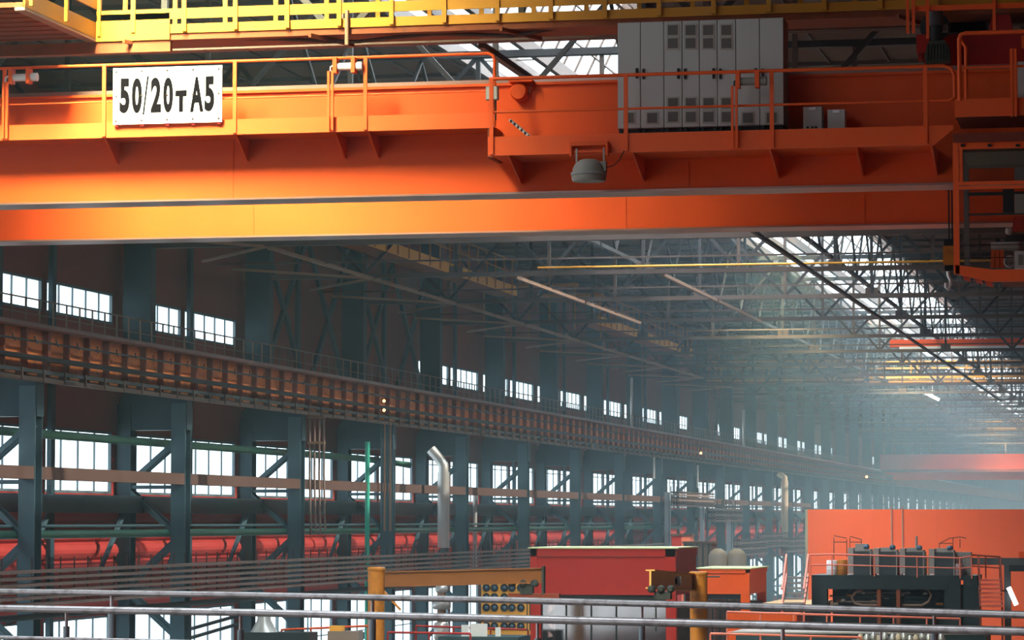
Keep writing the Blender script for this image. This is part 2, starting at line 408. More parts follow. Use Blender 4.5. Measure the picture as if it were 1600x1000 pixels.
# cross bracing in the two windowless bays and further ones
def cross_brace(k, lab):
    m = MB()
    y0_, y1_ = yc(k)+0.4, yc(k)+11.6
    for a, b in ((y0_, yc(k)+6), (y1_, yc(k)+6)):
        m.bar((-28.75, a, H+4.3), (-28.75, b, H+9.6), 0.12, 0.22); m.bar((-28.75, b, H+4.3), (-28.75, a, H+9.6), 0.12, 0.22)
    m.build('cross_brace', TEAL, None, lab, 'brace', 'cross braces of windowless bays')
cross_brace(2, 'dark crossed bracing in the windowless bay nearer the left edge')
cross_brace(3, 'dark crossed bracing in windowless bay just left of the hazy window row')
cross_brace(10, 'dark crossed bracing in the far windowless bay, half lost in haze')

# ------------------------------------------------------------------ beams, pipes along the wall
def bay_items(make, k0, k1, name_fn, xref, zref=0, maxn=10, far=None, group=None):
    """build a bay item once and repeat it per bay with its own label"""
    proto = None; idx = 0; kk = None; out = []
    if far == 'x': maxn = 99
    for k in range(k0, k1):
        pe = proj((xref, yc(k)+BAY, H+zref))[0]
        if pe < -5: continue
        lab = name_fn(idx) if idx < maxn else far
        if proto is None:
            proto = make(); kk = kids_map(); proto.location = (0, yc(k), 0) if proto.type == 'EMPTY' else (proto.location.x, yc(k)+6, proto.location.z)
            proto['label'] = lab; proto['group'] = group; out.append(proto)
        else:
            c = copy_tree(proto, kk); loc = Vector(proto.location); loc.y += 0
            c.location = (loc.x, loc.y+(k-kfirst)*BAY, loc.z); c['label'] = lab; out.append(c)
        if idx == 0: kfirst = k
        idx += 1
    return out
def mk_tie():
    return MB().box(XF-0.15, XF+0.2, 0.27, 11.73, H+1.02, H+1.33).build('tie_beam', mat('brown_tie_beam', (0.115, 0.068, 0.055), 0.6), None, 'x', 'beam')
bay_items(mk_tie, -2, 14, lambda i: 'brown horizontal tie beam between lower columns, %s bay from left edge' % ORD[i], XF, 1, 10, 'brown tie beam between far lower columns in the haze', 'brown tie beams between columns')
def mk_sill():
    m = MB(); m.box(-28.74, -28.5, 0.1, 11.9, H+0.22, H+0.70)
    for a in (3, 9): m.bar((-28.6, a+1.6, H+0.2), (-28.75, a, H-1.4), 0.08, 0.14)
    return m.build('sill_beam', TEALL, None, 'x', 'beam')
bay_items(mk_sill, -2, 16, lambda i: 'teal sill beam under the middle window row, %s bay from left edge' % ORD[i], XW, 0.5, 10, 'teal sill beam under far windows in the haze', 'teal sill beams')

def pipe(name, pts, r, mt, lab, cat='pipe', n=10, group=None):
    return MB().path(pts, r, n).build(name, mt, None, lab, cat, group)
xg = -28.15
ye = atX(560, 712, xg).y
pipe('green_pipe', [(xg, 52, H+2.2), (xg, ye, H+2.2), (xg+0.3, ye+2, H+2.15), (xg+1.2, ye+2.8, H+2.0)], 0.115, GREEN, 'long dark green pipe running across the tops of the middle windows')
pipe('grey_green_pipe', [(-27.75, 52, H-0.34), (-27.75, 180, H-0.34)], 0.11, GREEN, 'long grey-green pipe running in front of the red wall panels')
pipe('conduit', [(-27.8, 52, H-0.13), (-27.8, 180, H-0.13)], 0.04, TEALL, 'thin grey conduit just above the long grey-green pipe')
p = atX(574, 760, -27.2)
pipe('riser_pipe', [(p.x, p.y, 0.2), (p.x, p.y, atX(574, 690, -27.2).z)], 0.085, GREENB, 'bright green vertical riser pipe left of the conduit column')
# hose bundle behind the third column, conduits on the fourth
t = None
p = atX(484, 700, -27.1); tb = thing('hose_bundle', 'bundle of hanging brown hoses with a ladder frame beside third column', 'hoses', (p.x, p.y, dz(484, 840, 90)))
for i in range(4):
    a = p.x+i*0.13; zt = atX(484, 655, -27.1).z; zb = atX(484, 836-6*(i % 2), -27.1).z
    MB().path([(a, p.y+0.1*i, zt), (a, p.y+0.1*i, (zt+zb)/2), (a+0.05, p.y+0.1*i, zb)], 0.035, 6).build('hose', CABLE, tb)
for zz in (652, 692): 
    q = atX(484, zz, -27.1).z; MB().box(p.x-0.06, p.x+0.5, p.y-0.05, p.y+0.1, q-0.04, q+0.04).build('clamp', TRUSSP, tb)
p = atX(597, 700, -27.05); tb = thing('conduit_cluster', 'cluster of pale vertical conduits running down the fourth column', 'conduits', (p.x, p.y, dz(600, 832, 104)))
for i in range(5):
    zt = atX(600, 662, -27.05).z; zb = atX(600, 830, -27.05).z
    MB().tube((p.x+i*0.10, p.y, zb), (p.x+i*0.10, p.y, zt), 0.035, 6).build('conduit', TRUSSP if i % 2 else TEALL, tb)
# ducts
def duct(px, ytop, ybot, wpx, X, mt, lab, horn=None):
    pt = atX(px, ytop, X); pb = atX(px, ybot, X); d = (pt-CAM).dot(FW); r = wpx*d/FPX/2
    t = thing('duct', lab, 'duct', (pb.x, pb.y, pb.z))
    m = MB(); m.tube((pb.x, pb.y, pb.z), (pt.x, pt.y, pt.z), r, 16); m.build('stack', mt, t)
    for i in range(3):
        zz = pb.z+(pt.z-pb.z)*(0.25+0.32*i)
        MB().tube((pb.x, pb.y, zz-0.03), (pb.x, pb.y, zz+0.03), r*1.07, 16).build('seam_ring', mt, t)
    if horn:
        q = atX(px+horn[0], horn[1], X); q.y = pt.y; q.x = pt.x+horn[0]*d/FPX
        MB().path([pt, pt+Vector((0, 0, 0.25)), Vector((q.x*0.4+pt.x*0.6, pt.y, (pt.z+q.z)/2+0.1)), q], r*0.85, 14).build('elbow', mt, t)
    return t
duct(693, 738, 856, 19, -26.4, SILV, 'pale silver duct with slanted elbow, left of the fifth column', (-20, 700))
duct(1226, 752, 842, 11, -26.6, CREAM, 'cream ribbed duct right of the staggered cable racks', (-10, 738))
duct(742, 770, 900, 7, -28.2, SILV, 'slim silver pipe at the wall right of the large silver duct')
for px, y0_, y1_, w_ in ((987, 590, 668, 4), (1162, 640, 700, 4), (744, 592, 655, 0)):
    if w_: duct(px, y0_, y1_, w_, -28.0, SILV, 'thin silver vent pipe above the runway girder, %s' % ('left one' if px < 1000 else 'right one deep in haze'))
for i, (px, y0_, y1_) in enumerate(((1022, 712, 748), (1090, 727, 762), (985, 600, 660))):
    if i < 2: duct(px, y0_, y1_, 3, -27.0, SILV, 'short pale vent pipe below the runway girder, %s of two' % ('left' if i == 0 else 'right'))

# ------------------------------------------------------------------ runway girder with rail, stiffeners, conductor bars
XG = -27.15; ZG0, ZG1 = H+3.48, H+4.68
def mk_run():
    t = thing('runway_girder', 'x', 'girder', (0, 0, 0))
    MB().box(XG-0.02, XG+0.02, 0, 12, ZG0+0.03, ZG1-0.04).build('web', RUN, t)
    m = MB().box(XG-0.25, XG+0.25, 0, 12, ZG1-0.04, ZG1); m.box(XG-1.0, XG-0.25, 0, 12, ZG1-0.05, ZG1-0.01); m.build('top_flange', RUND, t)
    MB().box(XG-0.22, XG+0.22, 0, 12, ZG0, ZG0+0.03).build('bottom_flange', TRUSS, t)
    MB().box(XG-0.05, XG+0.05, 0, 12, ZG1, ZG1+0.13).build('crane_rail', PRIMER, t)
    for i in range(8):
        w_ = 0.10 if i else 0.20
        MB().box(XG+0.02, XG+0.17, i*1.5+0.02, i*1.5+0.02+w_, ZG0+0.03, ZG1-0.04).build('stiffener', RUND, t)
    return t
bay_items(mk_run, -2, 42, lambda i: 'orange-brown ribbed runway girder length, %s from the left edge' % ORD[i], XG, 4, 10, 'ribbed runway girder length far down the hazy hall', 'runway girder lengths on the left')
def mk_cond():
    t = thing('conductor_bars', 'x', 'conductor bars', (0, 0, 0))
    for z, r, mt in ((4.32, 0.022, DARK), (3.92, 0.06, DARK), (3.60, 0.045, DARK), (3.40, 0.05, TRUSS)):
        MB().box(XG+0.30-r, XG+0.30+r, 0, 12, H+z-r, H+z+r).build('bar', mt, t)
    for i in range(8):
        MB().bar((XG+0.17, i*1.5+0.75, H+4.30), (XG+0.55, i*1.5-0.45, H+4.38), 0.03, 0.03).build('bracket', DARK, t)
        MB().box(XG+0.2, XG+0.38, i*1.5+0.7, i*1.5+0.78, H+3.36, H+3.66).build('hanger', TRUSS, t)
    return t
cb = bay_items(mk_cond, -2, 20, lambda i: 'dark conductor bars hung on runway girder, %s length from the left edge' % ORD[i], XG, 4, 10, 'dark conductor bars on the girder in the haze', 'conductor bars along the runway girder')
def mk_rail():
    t = thing('passage_railing', 'x', 'railing', (0, 0, 0)); X = -28.12
    MB().bar((X, 0, H+5.58), (X, 12, H+5.58), 0.035).build('top_rail', RAILT, t)
    MB().bar((X, 0, H+5.2), (X, 12, H+5.2), 0.025).build('middle_rail', RAILT, t)
    for i in range(12): MB().bar((X, i+0.5, H+4.66), (X, i+0.5, H+5.58), 0.04).build('post', RAILT, t)
    return t
bay_items(mk_rail, -2, 26, lambda i: 'thin steel railing on top of runway girder, %s bay from left edge' % ORD[i], -28.1, 5, 10, 'thin steel railing above the girder in the far haze', 'railings of the runway passage')
def lampdot(px, py, X, r, lab):
    p = atX(px, py, X)
    t = thing('signal_lamp', lab, 'lamp', tuple(p))
    MB().lathe([(r*0.3, -r), (r, -r*0.4), (r, r*0.4), (r*0.3, r)], p, 'x', 10).build('lens', SIG, t)
    MB().box(p.x-r*1.4, p.x-r*0.8, p.y-r*1.6, p.y+r*1.6, p.z-r*1.6, p.z+r*1.6).build('housing', BLACK, t)
lampdot(600, 626.5, XG+0.5, 0.05, 'upper of two glowing orange lamps on the runway girder')
lampdot(600, 641, XG+0.5, 0.05, 'lower of two glowing orange lamps on the runway girder')
lampdot(1095, 708, XG+0.5, 0.07, 'single glowing orange lamp on the girder in the haze')
lampdot(1354, 745, XG+0.5, 0.11, 'tiny glowing lamp far along the girder, left of the distant crane')

# ------------------------------------------------------------------ cable racks along the wall
XC = -26.6
def mk_rack():
    t = thing('cable_rack', 'x', 'cable rack', (0, 0, 0))
    for i in range(6):
        z = H-1.20-i*0.155
        m = MB()
        for j in range(3): m.box(XC-0.15+j*0.13, XC-0.06+j*0.13, 0, 12, z-0.036, z+0.036)
        m.build('cable_tier', CABLE, t)
    for i in range(12):
        MB().box(XC-0.2, XC-0.17, i+0.5, i+0.53, H-2.05, H-0.88).build('bracket', TRUSS, t)
    return t
rk = bay_items(mk_rack, -2, 8, lambda i: 'six tier rack of dusty cables along the wall, %s length from left edge' % ORD[i], XC, -1, 10, 'x', 'cable racks along the left wall')
def rack_stack(pxa, pxb, pya, pyb, lab):
    a = atX(pxa, (pya+pyb)/2, XC); b = atX(pxb, (pya+pyb)/2, XC)
    d = (a-CAM).dot(FW); hh = (pyb-pya)*d/FPX; zt = atX(pxa, pya, XC).z
    t = thing('cable_rack', lab, 'cable rack', (a.x, (a.y+b.y)/2, zt-hh), 'raised cable rack lengths')
    for i in range(6):
        z = zt-hh*(i+0.5)/6
        m = MB()
        for j in range(3): m.box(XC+j*0.16, XC+0.1+j*0.16, a.y, b.y, z-hh/17, z+hh/17)
        m.build('cable_tier', CABLE if i % 2 else TRUSS, t)
    n = int((b.y-a.y)/2)
    for i in range(n+1):
        MB().box(XC-0.05, XC, a.y+i*2, a.y+i*2+0.06, zt-hh, zt+hh*0.3).build('bracket', DARK, t)
rack_stack(1049, 1105, 767, 792, 'uppermost raised cable rack just right of the pale post')
rack_stack(1106, 1150, 789, 816, 'second raised cable rack, one step below the uppermost')
rack_stack(1146, 1190, 842, 870, 'lowest raised cable rack, above the red booth with green roof')
rack_stack(1186, 1222, 832, 856, 'raised cable rack just left of the cream duct')
rack_stack(1222, 1256, 840, 864, 'raised cable rack touching left edge of the big orange screen')
for px, ya, yb, w_, lab in ((1043, 769, 848, 8, 'pale blue-grey cable riser post left of the uppermost raised rack'), (1140, 816, 862, 9, 'grey cable riser under the second raised rack'), (1097, 793, 812, 6, 'short pale riser between the two upper raised racks')):
    a = atX(px, ya, XC+0.4); b = atX(px, yb, XC+0.4); d = (a-CAM).dot(FW); h2 = w_*d/FPX/2
    t = thing('riser_post', lab, 'post', (a.x, a.y, 0))
    MB().box(a.x-h2, a.x+h2, a.y-0.2, a.y+0.2, 0, a.z).build('casing', POST, t)
    MB().box(a.x+h2*0.8, a.x+h2*1.1, a.y-0.24, a.y-0.2, b.z, a.z).build('cover_strip', TEALL, t)

# ------------------------------------------------------------------ roof trusses, struts, bracing
ZC0, ZC1 = H+7.70, H+11.2
XA, XZ = -28.2, 1.8; NP = 10; PW = (XZ-XA)/NP
def mk_truss():
    t = thing('roof_truss', 'x', 'truss', (0, 0, 0))
    m = MB(); m.box(XA, XZ, -0.14, -0.02, ZC0, ZC0+0.14); m.box(XA, XZ, 0.02, 0.14, ZC0, ZC0+0.14); m.build('bottom_chord', TRUSS, t)
    m = MB(); m.box(XA, XZ, -0.14, 0.14, ZC1-0.16, ZC1); m.build('top_chord', TRUSSD, t)
    for i in range(1, NP): MB().box(XA+i*PW-0.05, XA+i*PW+0.05, -0.05, 0.05, ZC0+0.14, ZC1-0.16).build('vertical', TRUSS if i % 2 else TRUSSD, t)
    for i in range(NP):
        a, b = (ZC0+0.1, ZC1-0.1) if i % 2 else (ZC1-0.1, ZC0+0.1)
        MB().bar((XA+i*PW, 0, a), (XA+(i+1)*PW, 0, b), 0.07, 0.10).build('diagonal', TRUSSD, t)
    for i in range(2, NP, 2): MB().box(XA+i*PW-0.22, XA+i*PW+0.22, -0.015, 0.015, ZC0+0.02, ZC0+0.35).build('gusset_plate', TRUSS, t)
    return t
tp = mk_truss(); kk = kids_map(); idx = 0
for k in range(-2, 44):
    if k == -1 or k == 0: pass
    if k < -2: continue
    lab = {-2: 'brown-grey roof truss seen above the near orange crane', -1: 'roof truss behind the near crane, its web showing over the girder', 0: 'roof truss behind near crane, second behind the cabinets'}.get(k)
    if lab is None:
        i = k-1; lab = ('roof truss below the near crane girders, %s one going back' % ORD[i]) if i < 10 else 'roof truss deep in the haze towards the far end'
    if k == -2: c = tp; tp['label'] = lab; tp.location = (0, yc(k), 0)
    else: c = copy_tree(tp, kk); c.location = (0, yc(k), 0); c['label'] = lab
    c['group'] = 'roof trusses'
# struts along the hall at bottom-chord level
for j, X in enumerate((-24.9, -20.3, -15.6, -10.9)):
    nm = ['leftmost strut line', 'second strut line from left', 'third strut line from left', 'rightmost strut line'][j]
    def mk_strut():
        m = MB(); m.bar((X, 0.15, ZC0-0.02), (X, 11.85, ZC0-0.02), 0.10, 0.10)
        if j == 0:
            pass
        return m.build('roof_strut', TRUSSP if j < 3 else TRUSS, None, 'x', 'strut')
    bay_items(mk_strut, (1, 2, 2, -2)[j], (8, 4, 4, 11)[j], lambda i: 'slender roof strut in the %s, %s bay back' % (nm, ORD[i]), X, 7.7, 13, 'x', 'roof struts, '+nm)
def mk_tie2():
    return MB().box(XA, XZ, -0.03, 0.03, ZC0, ZC0+0.05).build('roof_tie', TRUSS, None, 'x', 'tie')
bay_items(mk_tie2, 1, 22, lambda i: 'thin roof tie between two trusses below the crane, %s gap going back' % ORD[i], -28, 7.7, 10, 'thin roof tie between trusses deep in the haze', 'thin roof ties between trusses')
def mk_hbrace():
    t = thing('wind_brace', 'x', 'brace', (0, 0, 0))
    MB().bar((-24.9, 0, ZC0), (-28.2, 4.5, ZC0), 0.09, 0.07).build('brace_bar', TRUSSP, t)
    MB().bar((-24.9, 0, ZC0), (-28.2, -4.5, ZC0), 0.09, 0.07).build('brace_bar', TRUSSP, t)
    return t
bay_items(mk_hbrace, 1, 10, lambda i: 'flat V-shaped wind brace of leftmost strut line, %s one going back' % ORD[i], -24.9, 7.7, 8, 'V-shaped wind brace deep in the haze', 'V-shaped wind braces')
def mk_ltruss(X):
    def f():
        t = thing('lattice_strut', 'x', 'lattice strut', (0, 0, 0))
        MB().box(X-0.06, X+0.06, 0.15, 11.85, ZC0+0.9, ZC0+1.02).build('lower_chord', TRUSSD, t)
        for i in range(4):
            MB().bar((X, i*3, ZC0+1 if i % 2 else ZC1-0.2), (X, i*3+3, ZC1-0.2 if i % 2 else ZC0+1), 0.07).build('diagonal', TRUSSD, t)
        return t
    return f
for X, nm in ((-17.6, 'left edge of the skylight'), (-11.0, 'right edge of the skylight')):
    bay_items(mk_ltruss(X), -1, 16, lambda i: 'dark lattice strut under %s, %s bay back' % (nm, ORD[i]), X, 9, 8, 'dark lattice strut under %s, in haze' % nm, 'lattice struts, '+nm)
# thin yellowish line pipe above the chords
for k, nm in ((2, 'second truss below the crane girder'),):
    q = MB(); zz = ZC0+0.22
    q.path([(-19.5, yc(k)-0.3, zz), (-5, yc(k)-0.3, zz), (1.8, yc(k)-0.3, zz)], 0.035, 6).build('line_pipe', YEL, None, 'thin yellow pipe lying along the %s' % nm, 'pipe')

# ------------------------------------------------------------------ yellow maintenance walkways
def walkway_x(name, lab, xa, xb, y, z, h=1.05, depth=0.9, step=2.0, rails=True, joist=True, mt=YEL):
    t = thing(name, lab, 'walkway', ((xa+xb)/2, y, z), 'yellow maintenance walkways')
    MB().box(xa, xb, y-0.03, y, z+0.10, z+0.24).build('fascia', mt, t)
    MB().box(xa, xb, y, y+depth, z, z+0.10).build('deck', BRUST, t)
    if rails:
        MB().box(xa, xb, y-0.06, y-0.03, z+0.32, z+0.48).build('toe_board', mt, t)
        for zz in (0.95, 1.35): 
            MB().box(xa, xb, y-0.05, y-0.01, z+zz, z+zz+0.05).build('rail', mt, t)
            MB().box(xa, xb, y+depth, y+depth+0.04, z+zz, z+zz+0.05).build('rail', mt, t)
        n = int((xb-xa)/step)
        for i in range(n+1):
            x = xb-i*step
            MB().box(x-0.035, x+0.035, y-0.09, y-0.05, z+0.12, z+1.4).build('post', mt, t)
            MB().box(x-0.5, x-0.43, y+depth, y+depth+0.04, z+0.1, z+1.4).build('post', mt, t)
    if joist:
        n = int((xb-xa)/3)
        for i in range(n+1):
            MB().bar((xa+0.9+i*3, y+depth, z-0.03), (xa+0.5+i*3, y-0.2, z-0.03), 0.05, 0.06).build('joist', BRUST, t)
    return t
YWK = 46.95
pc = atY(152, 66, YWK); ZWK = pc.z; XWK = pc.x
walkway_x('yellow_walkway', 'near yellow walkway with railing crossing the top of the picture', XWK, 1.6, YWK, ZWK, step=0.83)
t = thing('yellow_platform', 'yellow edged platform with brown boarded underside in top left corner', 'platform', (XWK-4, YWK-6, ZWK), 'yellow maintenance walkways')
m = MB().box(-28.2, XWK-0.02, YWK-3.2, YWK-0.02, ZWK+0.05, ZWK+0.12)
for i in range(8): m.box(-28.2, XWK-0.02, YWK-3.1+i*0.41, YWK-3.08+i*0.41, ZWK+0.035, ZWK+0.05, 1)
m.build('underside', [BRUST, DRED], t)
m = MB().box(XWK-0.03, XWK, YWK-3.2, YWK, ZWK+0.04, ZWK+0.30); m.box(XWK-0.16, XWK, YWK-3.2, YWK, ZWK, ZWK+0.05, 1); m.build('edge_beam', [YEL, TRUSSP], t)
MB().box(XWK, XWK+0.03, YWK-3.2, YWK, ZWK+0.50, ZWK+0.70).build('toe_board', YEL, t)
MB().box(-28.2, XWK+1.2, YWK-0.02, YWK+0.1, ZWK-0.18, ZWK+0.0).build('cross_beam', BRUST, t)
MB().box(XWK, XWK+1.2, YWK-0.06, YWK-0.03, ZWK-0.0, ZWK+0.42).build('end_plate', YEL, t)
for i in range(3): MB().box(XWK+0.03, XWK+0.08, YWK-0.1-i*1.5, YWK-0.03-i*1.5, ZWK+0.08, ZWK+1.6).build('post', YEL, t)
for zz in (1.1, 1.5): MB().box(XWK+0.03, XWK+0.07, YWK-3.2, YWK, ZWK+zz, ZWK+zz+0.05).build('rail', YEL, t)
# sagging cable under the walkway
pts = [atY(x, y, YWK+0.25) for x, y in ((300, 60), (360, 60), (440, 61), (520, 65), (560, 65), (620, 58), (680, 53), (740, 54), (800, 56), (870, 44), (880, 38))]
MB().path(pts, 0.03, 6).build('sagging_cable', TRUSS, None, 'brown sagging cable hanging below the near yellow walkway', 'cable')
pts = [atY(542, y, YWK-0.07) for y in (16, 40, 70)]
MB().path(pts, 0.035, 6).build('down_pipe', TRUSSP, None, 'short vertical pipe end hanging below the near yellow walkway', 'pipe')
# far walkways
def walkway_y(lab, x, ya, yb, z):
    t = thing('yellow_walkway', lab, 'walkway', (x, (ya+yb)/2, z), 'yellow maintenance walkways')
    MB().box(x-0.8, x, ya, yb, z-0.02, z+0.05).build('deck', BRUST, t)
    m = MB().box(x, x+0.04, ya, yb, z, z+0.35); m.build('fascia', mat('lit_walkway_yellow', (0.92, 0.46, 0.09), 0.6), t)  # walkway yellow raised to carry the stronger light on this run
    n = int((yb-ya)/1.5)
    for i in range(n+1): MB().box(x+0.04, x+0.08, ya+i*1.5, ya+i*1.5+0.07, z+0.02, z+1.3).build('post', OCH, t)
    for zz in (0.8, 1.25): MB().box(x+0.03, x+0.07, ya, yb, z+zz, z+zz+0.05).build('rail', OCH, t)
walkway_y('long yellow walkway emerging below the girder between trusses, left of centre', -24.5, 90, 118, H+8.55)
walkway_y('long yellow walkway further back, ending above the hazy window row', -24.5, 134, 163, H+8.55)
def fx(px, py, y): return atY(px, py, y)
for nm, pxa, py, y, stp in (('yellow walkway with railing crossing in the distance below the right skylight', 1358, 600, 195, 3.4), ('faint yellow walkway with open railing in the far right haze', 1320, 676, 300, 4.0), ('faint ochre walkway crossing behind the hazy windows, left of the bright one', 1040, 600, 197, 3.0)):
    a = fx(pxa, py, y); xb = 1.6 if pxa > 1100 else atY(1352, 600, y).x
    t = walkway_x('yellow_walkway', nm, a.x, xb, y, a.z, step=stp, mt=YEL if pxa > 1100 else OCH, joist=False)
for i, y in enumerate((121, 127, 133)):
    a = atY(750+i*35, 432+i*16, y); b = atY(860+i*40, 432+i*16, y)
    MB().box(a.x, b.x, y, y+0.6, a.z, a.z+0.12).bar((a.x+0.1, y+0.3, a.z), (a.x+0.1, y+0.3, ZC0+0.1), 0.04).bar((b.x-0.1, y+0.3, a.z), (b.x-0.1, y+0.3, ZC0+0.1), 0.04).build('plank_walk', OCH, None, 'ochre plank walk hanging below left walkway, %s from top' % ORD[i], 'walkway', 'ochre plank walks')

# ------------------------------------------------------------------ near overhead crane
YG = 46.22                    # front web of the near girder
def zy(px, py, Y): return atY(px, py, Y).z
ZB = H+4.87; ZTOP = zy(767, 131, YG)
cr = thing('overhead_crane', 'large near orange overhead crane bridge spanning the whole picture', 'crane', (-12.5, 51, ZB))
def girder(y0_, dep):
    m = MB()
    m.box(-26.6, 1.2, y0_, y0_+0.02, ZB+0.03, ZTOP-0.04); m.box(-26.6, 1.2, y0_+dep-0.02, y0_+dep, ZB+0.03, ZTOP-0.04)
    m.box(-26.6, 1.2, y0_-0.05, y0_+dep+0.05, ZTOP-0.04, ZTOP)
    return m
g1 = girder(YG, 0.62).build('main_girder', ORANGE, cr)
MB().box(-26.6, 1.2, YG-0.06, YG+0.70, ZB, ZB+0.03).build('bottom_flange', PRIMER, cr)
MB().box(-14.0, -13.985, YG-0.012, YG, ZB+0.03, ZTOP-0.04).build('weld_seam', ORANGE, g1)
MB().box(-7.0, -6.985, YG-0.012, YG, ZB+0.03, ZTOP-0.04).build('weld_seam', ORANGE, g1)
YG2 = 52.4
g2 = girder(YG2, 0.62).build('main_girder', ORANGE, cr)
MB().box(-26.6, 1.2, YG2-0.06, YG2+0.70, ZB, ZB+0.03).build('bottom_flange', PRIMER, cr)
for xx in (-15.5, -9.0, -5.0): MB().box(xx, xx+0.015, YG2-0.012, YG2, ZB+0.03, ZTOP-0.04).build('weld_seam', ORANGE, g2)
for s_ in (-27.1, 1.1):
    m = MB().box(s_-0.05, s_+0.45, YG-0.9, YG2+1.4, H+5.0, H+5.8); m.build('end_carriage', ORANGE, cr)
    for yy in (YG-0.4, YG2+0.9): MB().lathe([(0.3, 0), (0.34, 0.01), (0.34, 0.14), (0.3, 0.15)], (s_-0.10, yy, H+5.15), 'x', 18).build('wheel', DARK, cr)
for yy, zz in ((YG+0.31, ZTOP), (YG2+0.31, ZTOP)): MB().box(-26.4, 1.0, yy-0.05, yy+0.05, zz, zz+0.10).build('trolley_rail', PRIMER, cr)
# left walkway: deck, kickplate, brackets
YL = 45.5
def X_(px, py, Y): return atY(px, py, Y).x
zk0 = zy(400, 207.5, YL); zk1 = zk0+0.21
xl0, xl1 = -26.4, X_(767, 200, YL)
MB().box(xl0, xl1, YL, YG, zk0-0.01, zk0+0.03).build('walkway_deck', ORANGE, cr)
MB().box(xl0, xl1, YL-0.02, YL, zk0-0.02, zk1).build('kickplate', ORANGE2, cr)
ztr = zy(400, 95, YL)
m = MB(); e = xl1+0.06; m.path([(xl0, YL-0.02, ztr), (e-0.10, YL-0.02, ztr), (e-0.03, YL-0.02, ztr-0.03), (e, YL-0.02, ztr-0.10), (e, YL-0.02, zk0)], 0.024, 8); m.build('handrail', ORANGE2, cr)
MB().path([(xl0, YL-0.02, ztr-0.56), (e, YL-0.02, ztr-0.56)], 0.012, 6).build('middle_rail', ORANGE2, cr)
for px in (7, 163, 367, 571):
    x = X_(px, 150, YL-0.03); MB().box(x-0.028, x+0.028, YL-0.05, YL-0.02, zk0, ztr).build('railing_post', ORANGE2, cr)
for x in [X_(7, 150, YL)-2.0*i for i in range(1, 5)]: MB().box(x-0.028, x+0.028, YL-0.05, YL-0.02, zk0, ztr).build('railing_post', ORANGE2, cr)
for px in (160, 365, 520, 572, -140):
    x = X_(px, 213, YL)
    m = MB(); m.prism([(YL+0.05, zk0-0.01), (YG, zk0-0.01), (YG, zk0-0.34), (YG-0.1, zk0-0.34)], 'x', x, x+0.03); m.build('bracket', ORANGE, cr)
# right walkway
YRW = 45.11
zr0 = zy(1100, 233.5, YRW); zr1 = zr0+0.26
xr0, xr1 = X_(763, 235, YRW), X_(1490, 215, YRW)
MB().box(xr0, xr1-0.3, YRW, YG, zr0, zr0+0.03).build('walkway_deck', ORANGE, cr)
m = MB(); m.prism([(xr0, zr0-0.02), (xr1-0.28, zr0-0.02), (xr1, zr1-0.06), (xr1, zr1), (xr0, zr1)], 'y', YRW-0.02, YRW); m.build('kickplate', ORANGE2, cr)
zt2 = zy(1100, 114, YRW); zm2 = zy(1100, 167, YRW)
e = X_(1492, 150, YRW)
MB().path([(xr0+0.02, YRW-0.02, zt2), (e-0.16, YRW-0.02, zt2), (e-0.05, YRW-0.02, zt2-0.04), (e, YRW-0.02, zt2-0.14), (e, YRW-0.02, zt2-0.45), (e-0.06, YRW-0.02, zm2)], 0.026, 8).build('handrail', ORANGE2, cr)
MB().path([(xr0+0.02, YRW-0.02, zm2), (e-0.06, YRW-0.02, zm2)], 0.018, 6).build('middle_rail', ORANGE2, cr)
for px in (768, 978, 1206, 1446):
    x = X_(px, 170, YRW-0.03); MB().box(x-0.03, x+0.03, YRW-0.05, YRW-0.02, zr0, zt2).build('railing_post', ORANGE2, cr)
for px in (790, 985, 1200, 1453, 1335):
    x = X_(px, 240, YRW); m = MB(); m.prism([(YRW+0.05, zr0), (YG, zr0), (YG, zr0-0.32), (YG-0.12, zr0-0.32)], 'x', x, x+0.03); m.build('bracket', ORANGE, cr)
MB().box(xl1-0.05, xl1+0.02, YL, YG, zr0, zk0).build('step_riser', DRED, cr)
# drum cap on the girder and its plate
p = atY(813, 145, YG-0.02)
MB().lathe([(0.13, 0), (0.13, -0.16), (0.11, -0.18)], (p.x, YG, p.z), 'y', 20).build('drum_cap', ORANGE, cr)
MB().box(p.x-0.14, p.x+0.22, YG-0.22, YG, p.z+0.14, p.z+0.17).build('cover_plate', ORANGE, cr)
MB().bar((p.x+0.21, YG-0.1, p.z+0.14), (p.x+0.13, YG-0.1, p.z-0.05), 0.02).build('cover_stay', DRED, cr)

# conduits and tube lamps on the railing
def tube_lamp(px, py, pxl, Y, zl, lit, lab):
    a = atY(px, py, Y-0.08); t = thing('tube_lamp', lab, 'lamp', tuple(a), 'tube lamps on the crane railing')
    MB().tube((a.x-0.20, a.y, a.z), (a.x+0.14, a.y, a.z), 0.058, 12).build('glass_tube', lit, t)
    MB().tube((a.x+0.14, a.y, a.z), (a.x+0.22, a.y, a.z), 0.066, 12).build('end_cap', lit, t)
    for o in (-0.22, 0.06): MB().box(a.x+o, a.x+o+0.06, a.y-0.08, a.y+0.07, a.z-0.10, a.z+0.13).build('strap', ORANGE2, t)
    x = X_(pxl, py, Y-0.1)
    for o in (-0.03, 0.03): MB().box(x+o-0.018, x+o+0.018, Y-0.10, Y-0.065, zl, a.z-0.06).build('conduit', ORANGE2, t)
    MB().path([(x, Y-0.08, a.z-0.06), (x, Y-0.08, a.z), (x+0.05, Y-0.08, a.z+0.03), (a.x-0.22, Y-0.08, a.z)], 0.014, 6).build('lead', BLACK if lit is not LAMPW else LAMPW, t)
tube_lamp(37, 121, 8, YL, zk0, LAMPW, 'white tube lamp under the handrail at far left of the crane')
tube_lamp(544, 104, 516, YL, zk0, LAMPW, 'pale tube lamp under the handrail left of the cabinets')
